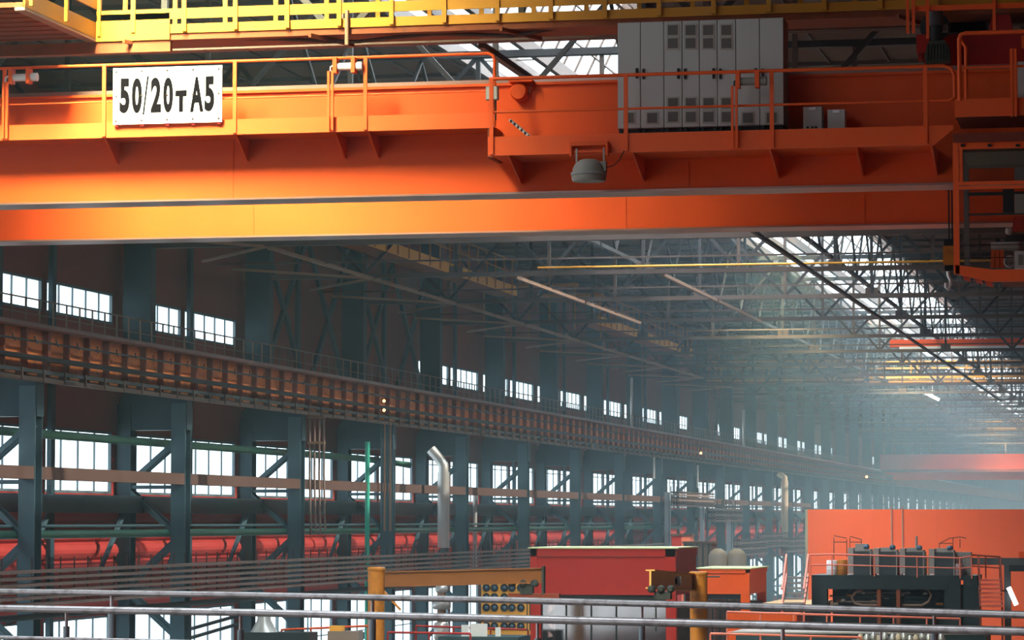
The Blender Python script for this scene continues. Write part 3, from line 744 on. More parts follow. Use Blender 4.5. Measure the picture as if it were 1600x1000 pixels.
tube_lamp(1174, 127, 1147, YRW, zr0, LAMPB, 'dark tube lamp on the railing in front of the grey cabinets')

# capacity sign
YSN = YL-0.10
c = [atY(177, 107, YSN), atY(347, 101, YSN), atY(346, 192, YSN), atY(177, 195, YSN)]
xs0, xs1 = c[0].x, c[1].x; zs1 = c[0].z; zs0 = c[3].z; zs1 = zs0+(zs1-zs0)
sg = thing('capacity_sign', 'white rectangular sign reading 50/20т А5 on the crane railing', 'sign', ((xs0+xs1)/2, YSN, zs0))
MB().box(xs0, xs1, YSN, YSN+0.02, zs0, zs1).build('board', WHITE, sg)
for i in range(5):
    for z in (zs0+0.055, (zs0+zs1)/2, zs1-0.055):
        x = xs0+0.05+i*(xs1-xs0-0.10)/4
        MB().lathe([(0.016, 0), (0.016, -0.012), (0.008, -0.018)], (x, YSN, z), 'y', 8).build('bolt', TRUSS, sg)
for i in range(5):
    x = xs0+0.05+i*(xs1-xs0-0.10)/4; MB().box(x-0.025, x+0.025, YSN+0.02, YSN+0.06, zs0-0.03, zs0+0.02).build('clip', RED, sg)
def letter(ch, xa, xb, za, zb, off):
    cu = bpy.data.curves.new('t', 'FONT'); cu.body = ch; cu.offset = off
    to = bpy.data.objects.new('t', cu); C.objects.link(to)
    dg = bpy.context.evaluated_depsgraph_get(); me = bpy.data.meshes.new_from_object(to.evaluated_get(dg))
    bpy.data.objects.remove(to)
    xs = [v.co.x for v in me.vertices]; ys = [v.co.y for v in me.vertices]
    m = MB(); vs = []
    for v in me.vertices:
        vs.append((xa+(v.co.x-min(xs))/(max(xs)-min(xs))*(xb-xa), YSN-0.004, za+(v.co.y-min(ys))/(max(ys)-min(ys))*(zb-za)))
    m._add(vs, [tuple(p.vertices) for p in me.polygons])
    bpy.data.meshes.remove(me)
    return m
for ch, pa, pb, ya, yb, off in (('5', 187, 202.5, 177, 122.5, 0.05), ('0', 206, 222, 177, 122, 0.05), ('2', 235.5, 252, 176, 121, 0.05), ('0', 255, 270.5, 176, 121, 0.05),
                                ('T', 274, 292, 175, 141, 0.075), ('A', 297, 318, 175, 120, 0.045), ('5', 319.5, 335, 174, 119, 0.05)):
    letter(ch, X_(pa, 150, YSN), X_(pb, 150, YSN), zy((pa+pb)/2, ya, YSN), zy((pa+pb)/2, yb, YSN), off).build('character', INK, sg)
a = atY(224, 179, YSN); b = atY(231.5, 119, YSN); MB().prism([(a.x-0.011, a.z), (a.x+0.011, a.z), (b.x+0.011, b.z), (b.x-0.011, b.z)], 'y', YSN-0.012, YSN-0.002).build('character', INK, sg)

# junction box
a = atY(769.5, 146, YL-0.10); t = thing('junction_box', 'small grey junction box at the railing corner left of centre', 'box', tuple(a))
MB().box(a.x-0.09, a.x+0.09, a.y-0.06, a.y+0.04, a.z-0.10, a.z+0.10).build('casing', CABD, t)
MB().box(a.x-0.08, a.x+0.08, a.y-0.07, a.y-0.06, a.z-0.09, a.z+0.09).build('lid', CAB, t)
for o in (0.0, 0.05): MB().tube((a.x+o, a.y, a.z-0.10), (a.x+o, a.y, a.z-0.40), 0.012, 6).build('cable_gland', BLACK, t)
# slanted perforated tray
a = atY(799, 189, YRW+0.5); b = atY(832, 217, YRW+0.5)
m = MB(); m.bar(a, b, 0.30, 0.035)
for i in range(6):
    c_ = a.lerp(b, (i+0.5)/6); m.box(c_.x-0.015, c_.x+0.015, c_.y-0.155, c_.y-0.150, c_.z-0.02, c_.z+0.02, 1)
m.build('cable_tray', [WHITE, BLACK], None, 'white slotted cable tray piece leaning on the crane walkway', 'tray')
# floodlight
a = atY(920, 262, YRW-0.15)
t = thing('floodlight', 'grey bell shaped floodlight hanging under the crane walkway', 'lamp', tuple(a))
MB().lathe([(0.235, -0.20), (0.25, -0.17), (0.25, -0.10), (0.235, -0.09), (0.235, -0.02), (0.20, 0.05), (0.13, 0.11), (0.10, 0.12)], a, 'z', 24).build('reflector', LAMPB, t)
MB().lathe([(0.236, -0.115), (0.262, -0.11), (0.262, -0.075), (0.236, -0.07)], a, 'z', 24).build('clamp_ring', CABD, t)
MB().box(a.x+0.12, a.x+0.26, a.y-0.06, a.y+0.06, a.z-0.06, a.z+0.08).build('terminal_box', LAMPB, t)
for o in (-0.18, 0.22): MB().box(a.x+o-0.012, a.x+o+0.012, a.y-0.01, a.y+0.01, a.z-0.02, zr0+0.04).build('hanger', FRM, t)
m = MB(); zb_ = zr0-0.02
m.box(a.x-0.28, a.x+0.28, a.y-0.02, a.y+0.12, zb_+0.10, zb_+0.16); m.box(a.x-0.28, a.x-0.25, a.y-0.02, a.y+0.12, zb_-0.05, zb_+0.1); m.box(a.x+0.25, a.x+0.28, a.y-0.02, a.y+0.12, zb_-0.05, zb_+0.1); m.box(a.x-0.22, a.x+0.22, a.y, a.y+0.06, zb_+0.0, zb_+0.03)
m.build('mounting_frame', ORANGE, t)
MB().path([(a.x+0.26, a.y, a.z), (a.x+0.36, a.y, a.z+0.02), (a.x+0.45, a.y, a.z+0.10), (a.x+0.5, a.y+0.1, zr0)], 0.008, 5).build('lead', BLACK, t)

# electrical cabinets
YCB = 45.5
edges = [965, 1001, 1037.5, 1066, 1093, 1121, 1150, 1187, 1224.5]
zc0 = zy(1095, 198.5, YCB); zc1 = zy(1095, 31.5, YCB)
place = ['leftmost of the row', 'second from left', 'third from left, with upper vents', 'fourth from left, with upper vents', 'fifth from left, with upper vents', 'sixth from left, with upper vents', 'second from right, plain upper door', 'rightmost, beside the bare red girder']
for i in range(8):
    xa, xb = X_(edges[i], 110, YCB), X_(edges[i+1], 110, YCB); xm = (xa+xb)/2
    t = thing('electrical_cabinet', 'tall grey electrical cabinet on the crane, %s' % place[i], 'cabinet', (xm, YCB+0.25, zr0+0.03), 'grey electrical cabinets on the crane')
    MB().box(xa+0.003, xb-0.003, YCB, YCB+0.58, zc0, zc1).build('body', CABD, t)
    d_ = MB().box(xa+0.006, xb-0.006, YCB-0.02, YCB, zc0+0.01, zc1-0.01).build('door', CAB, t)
    hx = xb-0.07 if i % 2 == 0 else xa+0.03
    zz = zy((edges[i]+edges[i+1])/2, 115.5, YCB)
    MB().box(hx, hx+0.035, YCB-0.045, YCB-0.02, zz-0.075, zz+0.075).build('handle', BLACK, d_)
    vs = [(184.5, False)]
    if 2 <= i <= 5: vs = [(183, False), (161.5, False), (68, True), (47.5, True)]
    for vy, up in vs:
        zv = zy(xm and (edges[i]+edges[i+1])/2, vy, YCB)-0.0
        xv = xm
        f = MB().box(xv-0.095, xv+0.095, YCB-0.03, YCB-0.02, zv-0.095, zv+0.095).build('vent', VENTF, d_)
        m = MB().box(xv-0.072, xv+0.072, YCB-0.036, YCB-0.03, zv-0.072, zv+0.072); m.build('vent_grille', VENT, d_)
    m = MB().box(xa+0.02, xa+0.06, YCB+0.03, YCB+0.08, zr0+0.03, zc0); m.box(xb-0.06, xb-0.02, YCB+0.03, YCB+0.08, zr0+0.03, zc0); m.box(xa, xb, YCB+0.10, YCB+0.5, zr0+0.03, zc0)
    m.build('plinth', DARK, t)
for i, (pa, pb, ya, yb) in enumerate(((1255, 1284, 167, 205), (1293, 1320, 171, 203))):
    Yb = 45.74; xa, xb = X_(pa, 190, Yb), X_(pb, 190, Yb); z0_, z1_ = zr0+0.03, zy((pa+pb)/2, ya, Yb)
    t = thing('brake_box', 'small grey equipment box on the walkway, %s' % ('larger left one beside the cabinets' if i == 0 else 'smaller right one'), 'box', ((xa+xb)/2, Yb, z0_))
    MB().box(xa, xb, Yb, Yb+0.3, z0_, z1_).build('casing', CAB, t)
    MB().box((xa+xb)/2-0.05, (xa+xb)/2+0.05, Yb-0.02, Yb, z1_-0.05, z1_-0.01).build('lifting_tab', WHITE, t)
    for o in (-0.07, 0.0, 0.05): MB().tube(((xa+xb)/2+o, Yb-0.02, z1_-0.30), ((xa+xb)/2+o, Yb, z1_-0.30), 0.018, 8).build('cable_entry', BLACK, t)

# ------------------------------------------------------------------ crane trolley at upper right
tr = thing('crane_trolley', 'red crane trolley with motor and drum at the top right corner', 'trolley', (-2.5, 50, ZTOP+0.1))
YT = 46.9
def quadbox(mb, px0, px1, py0, py1, Y, dep, m=0):
    xa, xb = X_(px0, (py0+py1)/2, Y), X_(px1, (py0+py1)/2, Y); za, zb = zy((px0+px1)/2, py1, Y), zy((px0+px1)/2, py0, Y)
    return mb.box(xa, xb, Y, Y+dep, za, zb, m)
quadbox(MB(), 1468, 1640, 52, 100, YT+0.3, 3.2).build('frame', RED, tr)
quadbox(MB(), 1432, 1452, 54, 82, YT-0.2, 0.3).build('end_box', RED, tr)
m = MB(); a = atY(1438, 95, YT-0.05); b = atY(1436, 72, YT-0.05); m.bar(a, b, 0.05, 0.1); a2 = atY(1452, 102, YT-0.05); m.bar(a2, b, 0.05, 0.1); m.build('leg_plate', RED, tr)
a = atY(1463, 28, YT-0.25); b = atY(1463, 40, YT-0.25)
xm = a.x; zt_ = zy(1463, 15, YT-0.25)
MB().lathe([(0.07, -0.0), (0.105, -0.03), (0.108, -0.24), (0.09, -0.24)], (xm, a.y, zt_), 'z', 18).build('motor_cowl', mat('motor_grey', (0.09, 0.10, 0.11), 0.4), tr)
MB().lathe([(0.09, -0.24), (0.09, -0.46), (0.11, -0.48)], (xm, a.y, zt_), 'z', 18).build('motor_body', DARK, tr)
gb = MB(); z_ = zt_-0.48
gb.prism([(xm-0.10, z_), (xm+0.13, z_), (xm+0.19, z_-0.10), (xm+0.20, z_-0.30), (xm-0.15, z_-0.34), (xm-0.17, z_-0.22)], 'y', a.y-0.14, a.y+0.14)
for i in range(7): gb.box(xm-0.13+i*0.045, xm-0.115+i*0.045, a.y-0.17, a.y-0.14, z_-0.28, z_-0.05)
gb.build('gearbox', mat('gearbox_slate', (0.055, 0.068, 0.05), 0.5), tr)
MB().lathe([(0.22, 0), (0.22, 0.05), (0.12, 0.06)], (xm-0.05, a.y+0.35, zt_-0.2), 'y', 20).build('brake_disc', DARK, tr)
m = MB(); quadbox(m, 1478, 1540, 14, 50, YT+0.8, 0.8); m.build('hoist_motor', BLACK, tr)
m = MB(); quadbox(m, 1470, 1480, 38, 48, YT-0.1, 0.2); m.build('terminal_box', CABD, tr)
p0 = [atY(x, y, YT+0.2) for x, y in ((1544, 50), (1551, 22), (1577, 20), (1583, 48))]
m = MB(); m.prism([(q.x, q.z) for q in p0], 'y', YT+0.2, YT+0.5); m.build('bearing_pedestal', RED, tr)
p = atY(1602, 22, YT+0.2); MB().lathe([(0.36, 0), (0.36, 0.06), (0.30, 0.08), (0.30, 0.5), (0.36, 0.52), (0.36, 0.58)], (p.x+0.02, p.y, p.z), 'x', 28).build('rope_drum', mat('drum_brown', (0.12, 0.045, 0.03), 0.4), tr)
p = atY(1540, 17, YT+0.3); MB().tube((p.x, p.y, p.z), (p.x+0.55, p.y, p.z), 0.05, 10).build('drive_shaft', FRM, tr)
for py in (8, 12): pass
m = MB(); quadbox(m, 1424, 1640, 6, 14, YT-0.5, 0.06); m.build('toe_board', ORANGE2, tr)
for px in (1418, 1427, 1449, 1553):
    m = MB(); quadbox(m, px-2.4, px+2.4, -40, 52 if px != 1449 else 60, YT-0.55, 0.04); m.build('railing_post', ORANGE2, tr)
for px in (1440,): m = MB(); quadbox(m, 1424, 1640, -38, -34, YT-0.55, 0.04); m.build('handrail', ORANGE2, tr)
# rope and hook block
YH = 49.2
hb = thing('hook_block', 'ochre hook block with steel hook hanging beside the cab', 'hook block', tuple(atY(1482, 457, YH)))
for px in (1483, 1488): 
    a = atY(px, 380, YH); MB().tube(a, (a.x, a.y, ZTOP+0.3), 0.014, 6).build('wire_rope', BLACK, hb)
quadbox(MB(), 1475, 1490, 374, 385, YH-0.1, 0.2).build('sheave_housing', BLACK, hb)
quadbox(MB(), 1473.5, 1491, 384, 414, YH-0.16, 0.32).build('block_cheek', OCH, hb)
quadbox(MB(), 1476, 1489, 413, 423, YH-0.12, 0.24).build('swivel', BLACK, hb)
pts = [atY(x, y, YH) for x, y in ((1481.5, 422), (1481.5, 430), (1485, 437), (1485.5, 446), (1481, 453), (1478, 448), (1478.5, 442))]
MB().path(pts, 0.028, 8).build('hook', SILV, hb)

# ------------------------------------------------------------------ access platform and operator cab
YP = 44.68
pl = thing('access_platform', 'orange railed access platform above the operator cab', 'platform', tuple(atY(1560, 183, YP)))
xa, xb = X_(1492, 165, YP), 1.0
zp0, zp1 = zy(1546, 182, YP), zy(1546, 154, YP)
MB().box(xa, xb, YP-0.02, YP, zp0, zp1).build('kickplate', ORANGE2, pl)
MB().box(xa, xb, YP, YG-0.2, zp0, zp0+0.03).build('deck', DRED, pl)
zt3 = zy(1550, 51, YP); zm3 = zy(1550, 105, YP); e = X_(1499, 60, YP)
MB().path([(e, YP-0.02, zp1-0.02), (e, YP-0.02, zt3-0.08), (e+0.02, YP-0.02, zt3-0.02), (e+0.08, YP-0.02, zt3), (xb, YP-0.02, zt3)], 0.03, 8).build('handrail', ORANGE2, pl)
MB().path([(e+0.07, YP+0.3, zp1-0.02), (e+0.07, YP+0.3, zt3-0.15), (e, YP+0.3, zt3-0.05)], 0.024, 8).build('railing_post', ORANGE2, pl)
MB().path([(e, YP-0.02, zm3), (xb, YP-0.02, zm3)], 0.018, 6).build('middle_rail', ORANGE2, pl)
for px in (1580.5, 1586.5):
    x = X_(px, 120, YP-0.05); MB().box(x-0.02, x+0.02, YP-0.08, YP-0.04, zp0-0.02, zy(px, 77, YP)).build('conduit', ORANGE2, pl)
m = MB(); quadbox(m, 1590, 1625, 96, 152, YP+0.2, 0.3); m.build('control_box', CAB, pl)
m = MB(); quadbox(m, 1596, 1606, 55, 74, YP-0.1, 0.1); m.build('lamp_strap', ORANGE, pl)

YCAB = 44.0
cb_ = thing('operator_cab', 'orange framed glazed operator cab hanging at the right edge', 'cab', tuple(atY(1560, 440, YCAB)))
def Q(px, py, Y=YCAB): return atY(px, py, Y)
xL, xRr = Q(1494.5, 300).x, Q(1494.5, 300).x+2.1
zTop, zBot = Q(1540, 222).z, Q(1500, 420).z
def fr(px0, px1, py0, py1, name='frame_member', Y=YCAB, dep=0.09, mt=ORANGE2, par=cb_):
    xa, xb = X_(px0, (py0+py1)/2, Y), X_(px1, (py0+py1)/2, Y)
    pm = px0+2 if px1 > 1600 else (px0+px1)/2
    za, zb = zy(pm, py1, Y), zy(pm, py0, Y)
    if px1 > 1600: za, zb = zy(1550, py1, Y), zy(1550, py0, Y)
    return MB().box(xa, xb, Y, Y+dep, za, zb).build(name, mt, par)
fr(1489.5, 1498.5, 222, 428, 'corner_post', dep=0.1)
fr(1489, 1700, 207, 221, 'roof_edge', Y=YCAB-0.05, dep=2.0, mt=DRED)
fr(1498, 1700, 221, 232, 'head_rail')
fr(1499, 1504, 232, 284, 'sash_stile', Y=YCAB+0.01, dep=0.05)
fr(1498, 1700, 283, 288.5, 'middle_rail'); fr(1498, 1700, 290, 295, 'middle_rail')
m = MB(); pts = [Q(*c) for c in ((1493, 414), (1550, 421), (1700, 420), (1700, 438), (1547, 440), (1493, 428))]
m.prism([(q.x, q.z) for q in pts], 'y', YCAB, YCAB+0.1); m.build('sill', ORANGE2, cb_)
# rear frame, roof lining, floor slats
for px in (1506,):
    fr(px, px+8, 235, 425, 'rear_post', Y=YCAB+1.8, dep=0.1, mt=mat('cab_inner_grey', (0.16, 0.14, 0.13), 0.6))
GREYIN = mat('cab_lining_grey', (0.24, 0.21, 0.17), 0.7)
fr(1512, 1700, 243, 262, 'roof_lining', Y=YCAB+1.75, dep=0.06, mt=GREYIN)
fr(1512, 1700, 300, 305, 'rear_rail', Y=YCAB+1.8, dep=0.05, mt=DARK); fr(1512, 1700, 333, 336, 'rear_rail', Y=YCAB+1.8, dep=0.05, mt=DARK)
MB().box(Q(1500, 230).x, xRr, YCAB+0.1, YCAB+1.85, Q(1540, 236).z, Q(1540, 232).z).build('ceiling_panel', GREYIN, cb_)
m = MB(); zf = Q(1550, 430).z; m.box(xL+0.55, xRr, YCAB+0.15, YCAB+1.9, zf-0.03, zf); m.build('floor_pan', DRED, cb_)
for i, (a, b) in enumerate((((1502, 428), (1517, 440)), ((1519, 431), (1536, 444)), ((1537, 436), (1552, 449)))):
    p_ = [atY(a[0], a[1], YCAB+0.15), atY(a[0]+12, a[1]+2.5, YCAB+0.15), atY(b[0], b[1], YCAB+0.05), atY(b[0]-10, b[1]-2, YCAB+0.05)]
    m = MB(); m._add([*p_, *[q+Vector((0, 0.03, 0.01)) for q in p_]], [(0,1,2,3),(7,6,5,4),(0,4,5,1),(1,5,6,2),(2,6,7,3),(3,7,4,0)]); m.build('lower_slat', PINK, cb_)
MB().box(X_(1504, 260, YCAB), xRr, YCAB+0.03, YCAB+0.04, zy(1550, 283, YCAB), zy(1550, 232, YCAB)).build('pane', CGLASS, cb_)
MB().box(X_(1498, 350, YCAB), xRr, YCAB+0.03, YCAB+0.04, zy(1550, 420, YCAB), zy(1550, 295, YCAB)).build('pane', CGLASS, cb_)
for px in (1504, 1546, 1590): fr(px-3, px+3, 225, 229, 'latch', Y=YCAB-0.03, dep=0.03, mt=BLACK)
for py in (382, 402): fr(1500, 1700, py, py+1.2, 'guard_wire', Y=YCAB+0.06, dep=0.01, mt=BLACK)
YI = YCAB+0.8
con = thing('control_console', None, None, tuple(atY(1570, 420, YI)-worg(cb_))); con.parent = cb_
fr(1548, 1592, 378, 388, 'top', Y=YI, dep=0.5, mt=CAB, par=con); fr(1549, 1592, 388, 391.5, 'front_edge', Y=YI-0.02, dep=0.3, mt=CABD, par=con); fr(1567, 1585, 391, 420, 'pedestal', Y=YI+0.1, dep=0.3, mt=CABD, par=con)
fr(1555, 1562, 372, 378, 'lever', Y=YI+0.1, dep=0.1, mt=BLACK, par=con)
a = atY(1553, 391, YI-0.05)
m = MB()
for i in range(5):
    x0_ = X_(1552+i*3.2, 400, YI-0.05); m.bar((x0_, YI-0.06+0.03*(i % 2), zy(1560, 391, YI)), (x0_+0.02*(i-2)*0.4, YI-0.08+0.03*(i % 2), zy(1560, 419, YI)), 0.05, 0.03)
m.build('orange_cloth', mat('orange_cloth', (0.85, 0.12, 0.03), 0.9, var=0.3, scale=8), None, 'orange cloth draped from the left end of the cab console', 'cloth')
a = atY(1578, 409, YI-0.15); t = thing('desk_fan', 'small white round fan under the cab console', 'fan', tuple(a))
MB().lathe([(0.085, 0), (0.085, -0.03), (0.07, -0.04), (0.07, 0)], a, 'y', 20).build('guard_ring', WHITE, t); MB().lathe([(0.03, 0), (0.03, -0.05)], a, 'y', 12).build('hub', CABD, t)
for i in range(4):
    an = i*math.pi/2+0.4; MB().bar(a+Vector((0.02*math.cos(an), -0.01, 0.02*math.sin(an))), a+Vector((0.07*math.cos(an), -0.01, 0.07*math.sin(an))), 0.05, 0.008, up=(0, 1, 0)).build('blade', CAB, t)
m = MB(); quadbox(m, 1585, 1612, 392, 421, YCAB+0.05, 0.02); quadbox(m, 1591, 1599, 398, 414, YCAB+0.04, 0.01, 1); m.build('notice_sheet', [WHITE, CABD], None, 'white notice with grey patterns low in the cab window', 'notice')
quadbox(MB(), 1585, 1612, 303, 333, YCAB+0.06, 0.02).build('notice_board', CAB, None, 'plain pale board in the middle of the cab window', 'board')
quadbox(MB(), 1585, 1612, 261, 289, YCAB+1.0, 0.02).build('notice_board', CABD, None, 'dim grey sheet behind the upper cab pane', 'board')
st = thing('operator_seat', None, None, tuple(atY(1575, 420, YI+0.4)-worg(cb_))); st.parent = cb_
fr(1567, 1584, 293, 332, 'headrest', Y=YI+0.6, dep=0.12, mt=DARK, par=st); fr(1572, 1640, 366, 378, 'seat_cushion', Y=YI+0.5, dep=0.5, mt=DARK, par=st); fr(1578, 1640, 361, 366, 'armrest', Y=YI+0.3, dep=0.07, mt=TAN, par=st)
a = atY(1577, 361, YI+0.3); MB().lathe([(0.02, -0.055), (0.05, -0.04), (0.058, 0), (0.05, 0.04), (0.02, 0.05)], a, 'z', 12).build('knob', mat('pale_knob', (0.6, 0.45, 0.40), 0.5), st)
m = MB()
for i in range(4): 
    a = atY(1587+i*6, 338, YI+0.25); b = atY(1585+i*6, 362, YI+0.25); m.bar(a, b, 0.055, 0.04)
m.build('red_cloth', CLOTH, None, 'red patterned cloth hanging above the cab armrest', 'cloth')

# ------------------------------------------------------------------ distant cranes
def far_crane(px0, y_top, y_mid, y_bot, Y, lab):
    a = atY(px0, y_bot, Y); t = thing('overhead_crane', lab, 'crane', (a.x+6, Y, a.z))
    xe = 1.5; zb_, zt__ = a.z, zy(px0, y_top, Y); zm_ = zy(px0, y_mid, Y)
    MB().box(a.x, xe, Y, Y+0.6, zb_, zm_).build('main_girder', ORANGE, t)
    MB().box(a.x-1.5, xe, Y+3, Y+3.6, zm_-0.2, zt__).build('main_girder', ORANGE, t)
    MB().box(a.x-1.0, xe, Y-1.2, Y, zm_+0.0, zm_+0.25).build('walkway_deck', DRED, t)  # dark strip added between the girder bands for contrast and a shadow below
    MB().box(a.x-1.6, a.x-1.0, Y-0.6, Y+4.4, zb_, zb_+0.6).build('end_carriage', ORANGE, t)
    MB().box(a.x-1.0, xe, Y-0.1, Y-0.05, zt__+0.9, zt__+0.96).build('handrail', TRUSSP, t)
    for i in range(6): MB().box(a.x+i*3.5, a.x+i*3.5+0.08, Y-0.1, Y-0.04, zt__, zt__+0.95).build('railing_post', TRUSSP, t)
far_crane(1395, 709, 738, 750, 300, 'distant orange-red overhead crane above the orange screen at right')
a = atY(1390, 542, 150); MB().box(a.x, 1.2, 150, 150.7, a.z, a.z+0.34).build('crane_beam', ORANGE, None, 'orange beam glowing under the farther right skylight', 'beam')
a = atY(1410, 546, 151); MB().box(a.x, a.x+8, 149.3, 149.6, a.z-0.10, a.z+0.04).build('pale_beam', WHITE, None, 'pale lit strip just below the orange beam at right', 'beam')
a = atY(1446, 614, 195.4); b = atY(1468, 625, 195.4); c_ = (a+b)/2
MB().bar(a, b, 0.32, 0.2).tube(c_, (c_.x, c_.y, atY(1457, 597, 195.4).z), 0.04, 6).build('hanging_lamp', WHITE, None, 'white slanted hanging lamp under the far yellow walkway', 'lamp')
a = atY(1548, 760, 330)

# ------------------------------------------------------------------ floor objects
def fl(px, d): p = atD(px, 900, d); return p.x, p.y
def jib(px, ytop, d, r, lab):
    x, y = fl(px, d); zt_ = dz(px, ytop, d)
    t = thing('jib_crane', lab, 'jib crane', (x, y, 0), 'ochre jib cranes')
    MB().tube((x, y, 0), (x, y, zt_-0.06), r, 24).build('mast', OCH, t)
    MB().lathe([(r*1.05, 0), (r*1.1, 0.02), (r*1.1, 0.07), (r*0.9, 0.09)], (x, y, zt_-0.09), 'z', 24).build('mast_cap', OCH, t)
    MB().lathe([(r*2, 0), (r*2, 0.06)], (x, y, 0), 'z', 24).build('base_plate', OCH, t)
    return t, x, y, zt_
t, x, y, z = jib(588, 886, 76, 0.20, 'left ochre jib crane with long arm reaching to the red booth')
xe, ye_ = fl(849, 76.5)
zA = dz(600, 894, 76)
m = MB()
A = Vector((x+0.2, y, zA)); B = Vector((xe, ye_, dz(849, 888, 76.5)))
m.bar(A-Vector((0, 0, 0.17)), B-Vector((0, 0, 0.17)), 0.04, 0.32); m.bar(A, B, 0.18, 0.03); m.bar(A-Vector((0, 0, 0.34)), B-Vector((0, 0, 0.34)), 0.18, 0.03)
m.build('arm', mat('brown_jib_arm', (0.22, 0.08, 0.025), 0.5), t)
MB().box(B.x-0.02, B.x+0.03, B.y-0.12, B.y+0.12, B.z-0.62, B.z+0.05).build('stop_plate', DARK, t)
MB().bar((x+0.18, y, zA-0.45), (x+0.6, y, zA-0.9), 0.05, 0.05).build('bracket', OCH, t)
ht = thing('chain_hoist', 'dark chain hoist trolley at the tip of the left jib arm', 'hoist', (B.x-0.5, B.y, B.z-0.8))
for i in range(3): MB().lathe([(0.05, -0.1), (0.09, -0.08), (0.09, 0.08), (0.05, 0.1)], (B.x-0.75+i*0.28, B.y-0.12, B.z-0.36), 'y', 12).build('wheel', DARK, ht)
MB().box(B.x-0.55, B.x-0.25, B.y-0.12, B.y+0.12, B.z-0.62, B.z-0.38).build('motor', DARK, ht)
MB().box(B.x-0.85, B.x+0.4, B.y-0.08, B.y+0.08, B.z-0.72, B.z-0.6).build('crosshead', DRED, ht)
for o in (-0.4, -0.33): MB().tube((B.x+o, B.y, B.z-1.5), (B.x+o, B.y, B.z-0.6), 0.015, 6).build('chain', DARK, ht)
t, x, y, z = jib(1091.5, 893, 74, 0.205, 'right ochre jib crane with short arm pointing toward the viewer')
xe, ye_ = fl(1016, 68)
A = Vector((x-0.15, y-0.12, dz(1080, 897, 74))); B = Vector((xe, ye_, dz(1016, 891, 68)))
m = MB(); m.bar(A-Vector((0, 0, 0.19)), B-Vector((0, 0, 0.19)), 0.04, 0.36); m.bar(A, B, 0.2, 0.03); m.bar(A-Vector((0, 0, 0.38)), B-Vector((0, 0, 0.38)), 0.2, 0.03); m.build('arm', mat('lit_ochre_arm', (0.75, 0.42, 0.12), 0.5), t)  # mast ochre lightened, front light on the arm put into its colour
c_ = A.lerp(B, 0.42)-Vector((-0.06, 0.06, 0.19)); m = MB().box(c_.x-0.09, c_.x+0.09, c_.y-0.05, c_.y-0.03, c_.z-0.1, c_.z+0.1); m.box(c_.x-0.05, c_.x+0.01, c_.y-0.06, c_.y-0.05, c_.z-0.06, c_.z+0.06, 1); m.build('rating_plate', [POST, DARK], t)
MB().tube((x+0.2, y, dz(1105, 901, 74)), (x+0.5, y, dz(1105, 901, 74)), 0.02, 6).build('stop_pin', DARK, t)
ht = thing('chain_hoist', 'dark chain hoist hanging at the near end of the right jib arm', 'hoist', (B.x, B.y, B.z-0.9))
for i in range(3): MB().lathe([(0.04, -0.09), (0.08, -0.07), (0.08, 0.07), (0.04, 0.09)], (B.x+0.05+i*0.2, B.y-0.14+i*0.05, B.z-0.40), 'y', 12).build('wheel', DARK, ht)
MB().box(B.x+0.1, B.x+0.45, B.y-0.1, B.y+0.12, B.z-0.62, B.z-0.45).build('motor', DARK, ht)
MB().tube((B.x+0.12, B.y, B.z-1.3), (B.x+0.12, B.y, B.z-0.55), 0.02, 6).build('chain', DARK, ht)

def booth(pxa, pxb, pxc, ytop, ybot, d, lab, mt, depth, roofmt, y_under=None):
    xa, ya = fl(pxa, d); xb, yb = fl(pxb, d); y = (ya+yb)/2
    xa = atY(pxa, 900, y).x; xb = atY(pxb, 900, y).x
    zt_ = zy(pxa, ytop, y); zb_ = zy(pxa, ybot, y)
    t = thing('machine_booth', lab, 'booth', ((xa+xb)/2, y, 0))
    # depth so that the right side ends at pxc
    ye = y; 
    while proj((xb, ye, zt_))[0] < pxc and ye < y+12: ye += 0.1
    m = MB(); m.box(xa, xb, y, ye, zb_, zt_); m.build('upper_casing', mt, t)
    f = MB(); wv = xb-xa
    f.box(xa, xb, y-0.03, y, zt_-(zt_-zb_)*0.17, zt_); f.box(xa, xa+wv*0.045, y-0.03, y, zb_, zt_); f.box(xb-wv*0.07, xb, y-0.03, y, zb_, zt_); f.box(xb, xb+0.03, y, ye, zt_-(zt_-zb_)*0.17, zt_); f.build('raised_border', mt, t)
    MB().box(xa+wv*0.045, xb-wv*0.07, y-0.012, y, zt_-(zt_-zb_)*0.19, zt_-(zt_-zb_)*0.17).build('groove', DRED, t)
    MB().box(xa-0.06, xb+0.08, y-0.06, ye+0.06, zt_, zt_+0.035).build('roof_sheet', roofmt, t)
    for xx, yy in ((xa, y), (xb-0.28, y), (xa, ye-0.25), (xb-0.28, ye-0.25)):
        MB().box(xx, xx+0.28, yy, yy+0.25, 0, zb_).build('leg', mt, t)
    MB().box(xa+0.2, xb-0.28, y+0.10, y+0.3, zb_-0.16, zb_).build('curtain_rail', DARK, t)
    n = 5
    for i in range(n):
        a_ = xa+0.28+(wv-0.56)*i/n; b_ = xa+0.28+(wv-0.56)*(i+1)/n
        MB().box(a_+0.02, b_-0.02, y+0.18, y+0.2, 0.1, zb_-0.16).build('curtain', STRIP, t)
        MB().box(b_-0.03, b_+0.01, y+0.16, y+0.22, 0, zb_-0.16).build('mullion', BLACK, t)
    MB().box(xa+0.1, xb-0.1, ye-0.6, ye-0.1, 0, zb_-0.3).build('inner_machine', mat('inner_machine_drab', (0.20, 0.13, 0.11), 0.6, var=0.4, scale=3), t)
    return t
booth(829, 1056, 1087, 857, 929, 88, 'large dark red machine booth between the two jib cranes', RED, 4, PGREEN)
booth(1088, 1171, 1197, 889, 928, 100, 'smaller bright red booth with pale green roof, right of the large one', ORB, 3, PGREEN)

